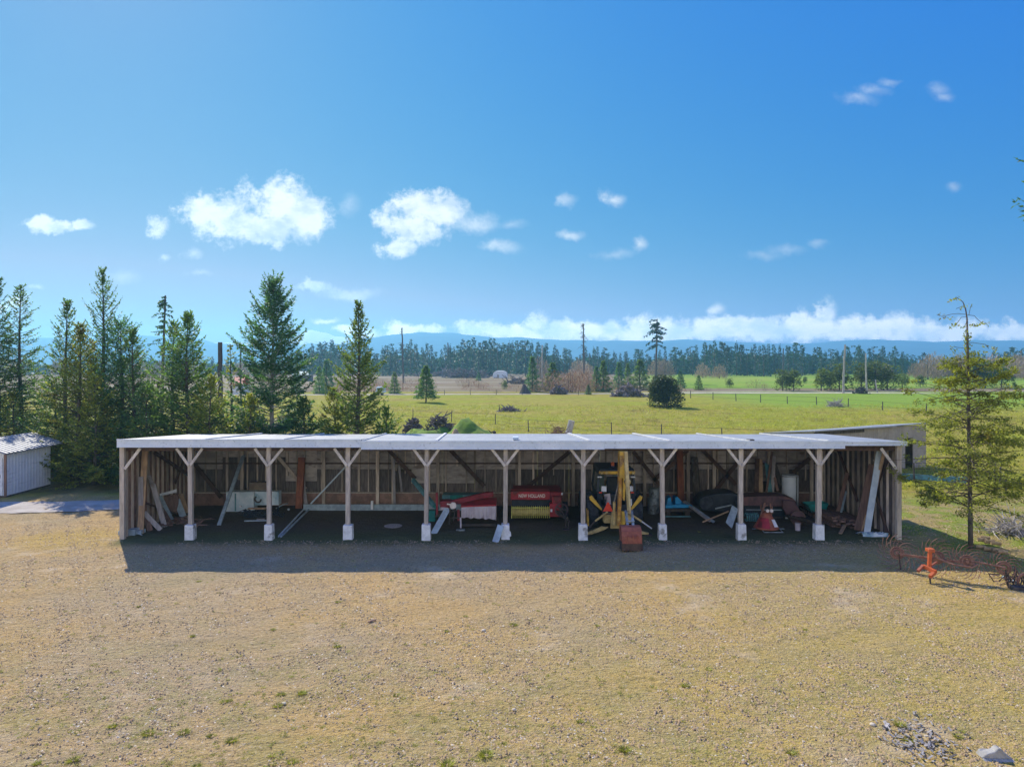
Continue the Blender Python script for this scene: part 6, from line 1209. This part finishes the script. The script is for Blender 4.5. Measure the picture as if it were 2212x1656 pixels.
stump('grey stump with dark top tilting right behind the centre of the roof', 1227, 908, 66, .30, .30, .35)
stump('dark conical stump left of the slim pale trunk', 1134, 830, 152, 1.0, .25, -.2, 'burnt')
# far buildings
hb_ = top('arched_building', 'white arched metal building far off left of centre', 'building', (X(1080, 300), 302, 0)); Yq = 300; xa, xb2 = X(1064.5, Yq), X(1096, Yq); w_ = (xb2-xa)/2; prof = [(xb2, Yq, 0)]+[((xa+xb2)/2+w_*math.cos(a), Yq, .9+2.1*math.sin(a)**.6 if math.sin(a) > 0 else .9) for a in np.linspace(0, math.pi, 14)]+[(xa, Yq, 0)]
MB().prism(prof, (0, 12, 0)).build('shell', M['white'], hb_); MB().box(xa+1.8, xa+2.6, Yq-.04, Yq-.001, 0, 1.4).build('door', M['gmetal'], hb_)
hr_ = top('red_roofed_house', 'small white house with red roof showing between the firs', 'house', (X(510, 150), 152, 0)); x0, x1 = X(498, 150), X(522, 150)
MB().box(x0, x1, 150, 155, 0, 1.9).build('wall', M['white'], hr_); b = MB(); b.prism([(x0-.2, 149.7, 1.9), (x1+.2, 149.7, 1.9), (x1-.1, 152.5, 3.6), (x0+.1, 152.5, 3.6)], (0, 0, .1)); b.prism([(x0-.2, 155.3, 1.9), (x1+.2, 155.3, 1.9), (x1-.1, 152.6, 3.6), (x0+.1, 152.6, 3.6)], (0, 0, .1)); b.build('roof', M['redroof'], hr_)
ht_ = top('green_roofed_house', 'low dark house with pale green roof far behind the firs', 'house', (X(648, 250), 252, 0)); x0, x1 = X(633, 250), X(666, 250); MB().box(x0, x1, 250, 256, 0, 2.1).build('wall', M['dkboard'], ht_); MB().prism([(x0-.3, 249.5, 2.1), (x1+.3, 249.5, 2.1), (x1-.8, 253, 3.3), (x0+.8, 253, 3.3)], (0, 0, .12)).build('roof', M['paleteal'], ht_)
cv = top('camper_trailer', 'pale teal camper trailer parked on the lane behind the spired fir', 'trailer', (X(822, 146), 146.5, 0)); x0, x1 = X(811, 146), X(832, 146)
MB().hexa([(x0, 145.6, .5), (x1, 145.6, .5), (x1, 147.3, .5), (x0, 147.3, .5)], [(x0+.25, 145.7, 1.75), (x1-.2, 145.7, 1.75), (x1-.2, 147.2, 1.75), (x0+.25, 147.2, 1.75)]).build('body', M['panelblue'], cv, bevel=.1); MB().box(x0+.4, x1-.5, 145.58, 145.64, 1.05, 1.45).build('window', M['glass'], cv)
for xx in (x0+.6, x1-.6): MB().lathe([(.1, -.1), (.36, -.1), (.36, .1), (.1, .1)], (xx, 145.75, .36), 16, 'y').build('wheel', M['rubber'], cv)

# ---------------------------------------------------------------- fences
def fence(label, pts, h, rp, wires, m='snag', wr=.012):
    root = top('wire_fence', label, 'fence', (pts[0][0], pts[0][1], 0)); r = random.Random(len(pts))
    for (x, y) in pts: MB().tube((x, y, -.05), (x+r.gauss(0, .04), y, h*r.uniform(.9, 1.08)), rp*1.1, rp*.9, 6).build('post', M[m], root)
    for k in range(wires):
        z = h*(.35+.55*k/max(1, wires-1)); b = MB()
        for p, q in zip(pts, pts[1:]): b.tube((p[0], p[1], z), (q[0], q[1], z), wr, n=4, cap=False)
        b.build('wire', M['iron'], root)
def gp(u, v): Y = GY(v); return (X(u, Y), Y)
fence('thin wire fence with dark posts crossing the near field behind the roof', [gp(820, 902), gp(892, 907), gp(975, 912), gp(1070, 916), gp(1142, 932), gp(1321, 940), gp(1429, 947), gp(1560, 953), gp(1720, 962)], 1.25, .05, 2)
fence('wire fence running from the round bush toward the young fir', [gp(1492, 860), gp(1540, 863), gp(1590, 866), gp(1643, 869), gp(1701, 872), gp(1764, 874), gp(1832, 880), gp(1906, 886), gp(2000, 894), gp(2110, 903), gp(2240, 914)], 1.35, .07, 2)
fence('far wire fence posts just below the lane left of centre', [gp(900, 852), gp(960, 852.5), gp(1016, 852.5), gp(1072, 852.5), gp(1128, 853), gp(1190, 853), gp(1250, 853)], 1.1, .06, 1)
fence('post and wire fence with doubled brace posts right of the long shed', [(17.5, 43.5), (19.8, 42.0), (23.0, 40.6), gp(2149, 1047), gp(2160, 1045), gp(2173, 1059), (31.0, 37.5)], 1.2, .05, 3)
tag(MB().beam((22.4, 41.1, .25), (25.6, 39.6, .25), .25, .3).build('long_trough', M['paleteal']), 'low dark teal trough lying along the fence right of the grey shed', 'trough')
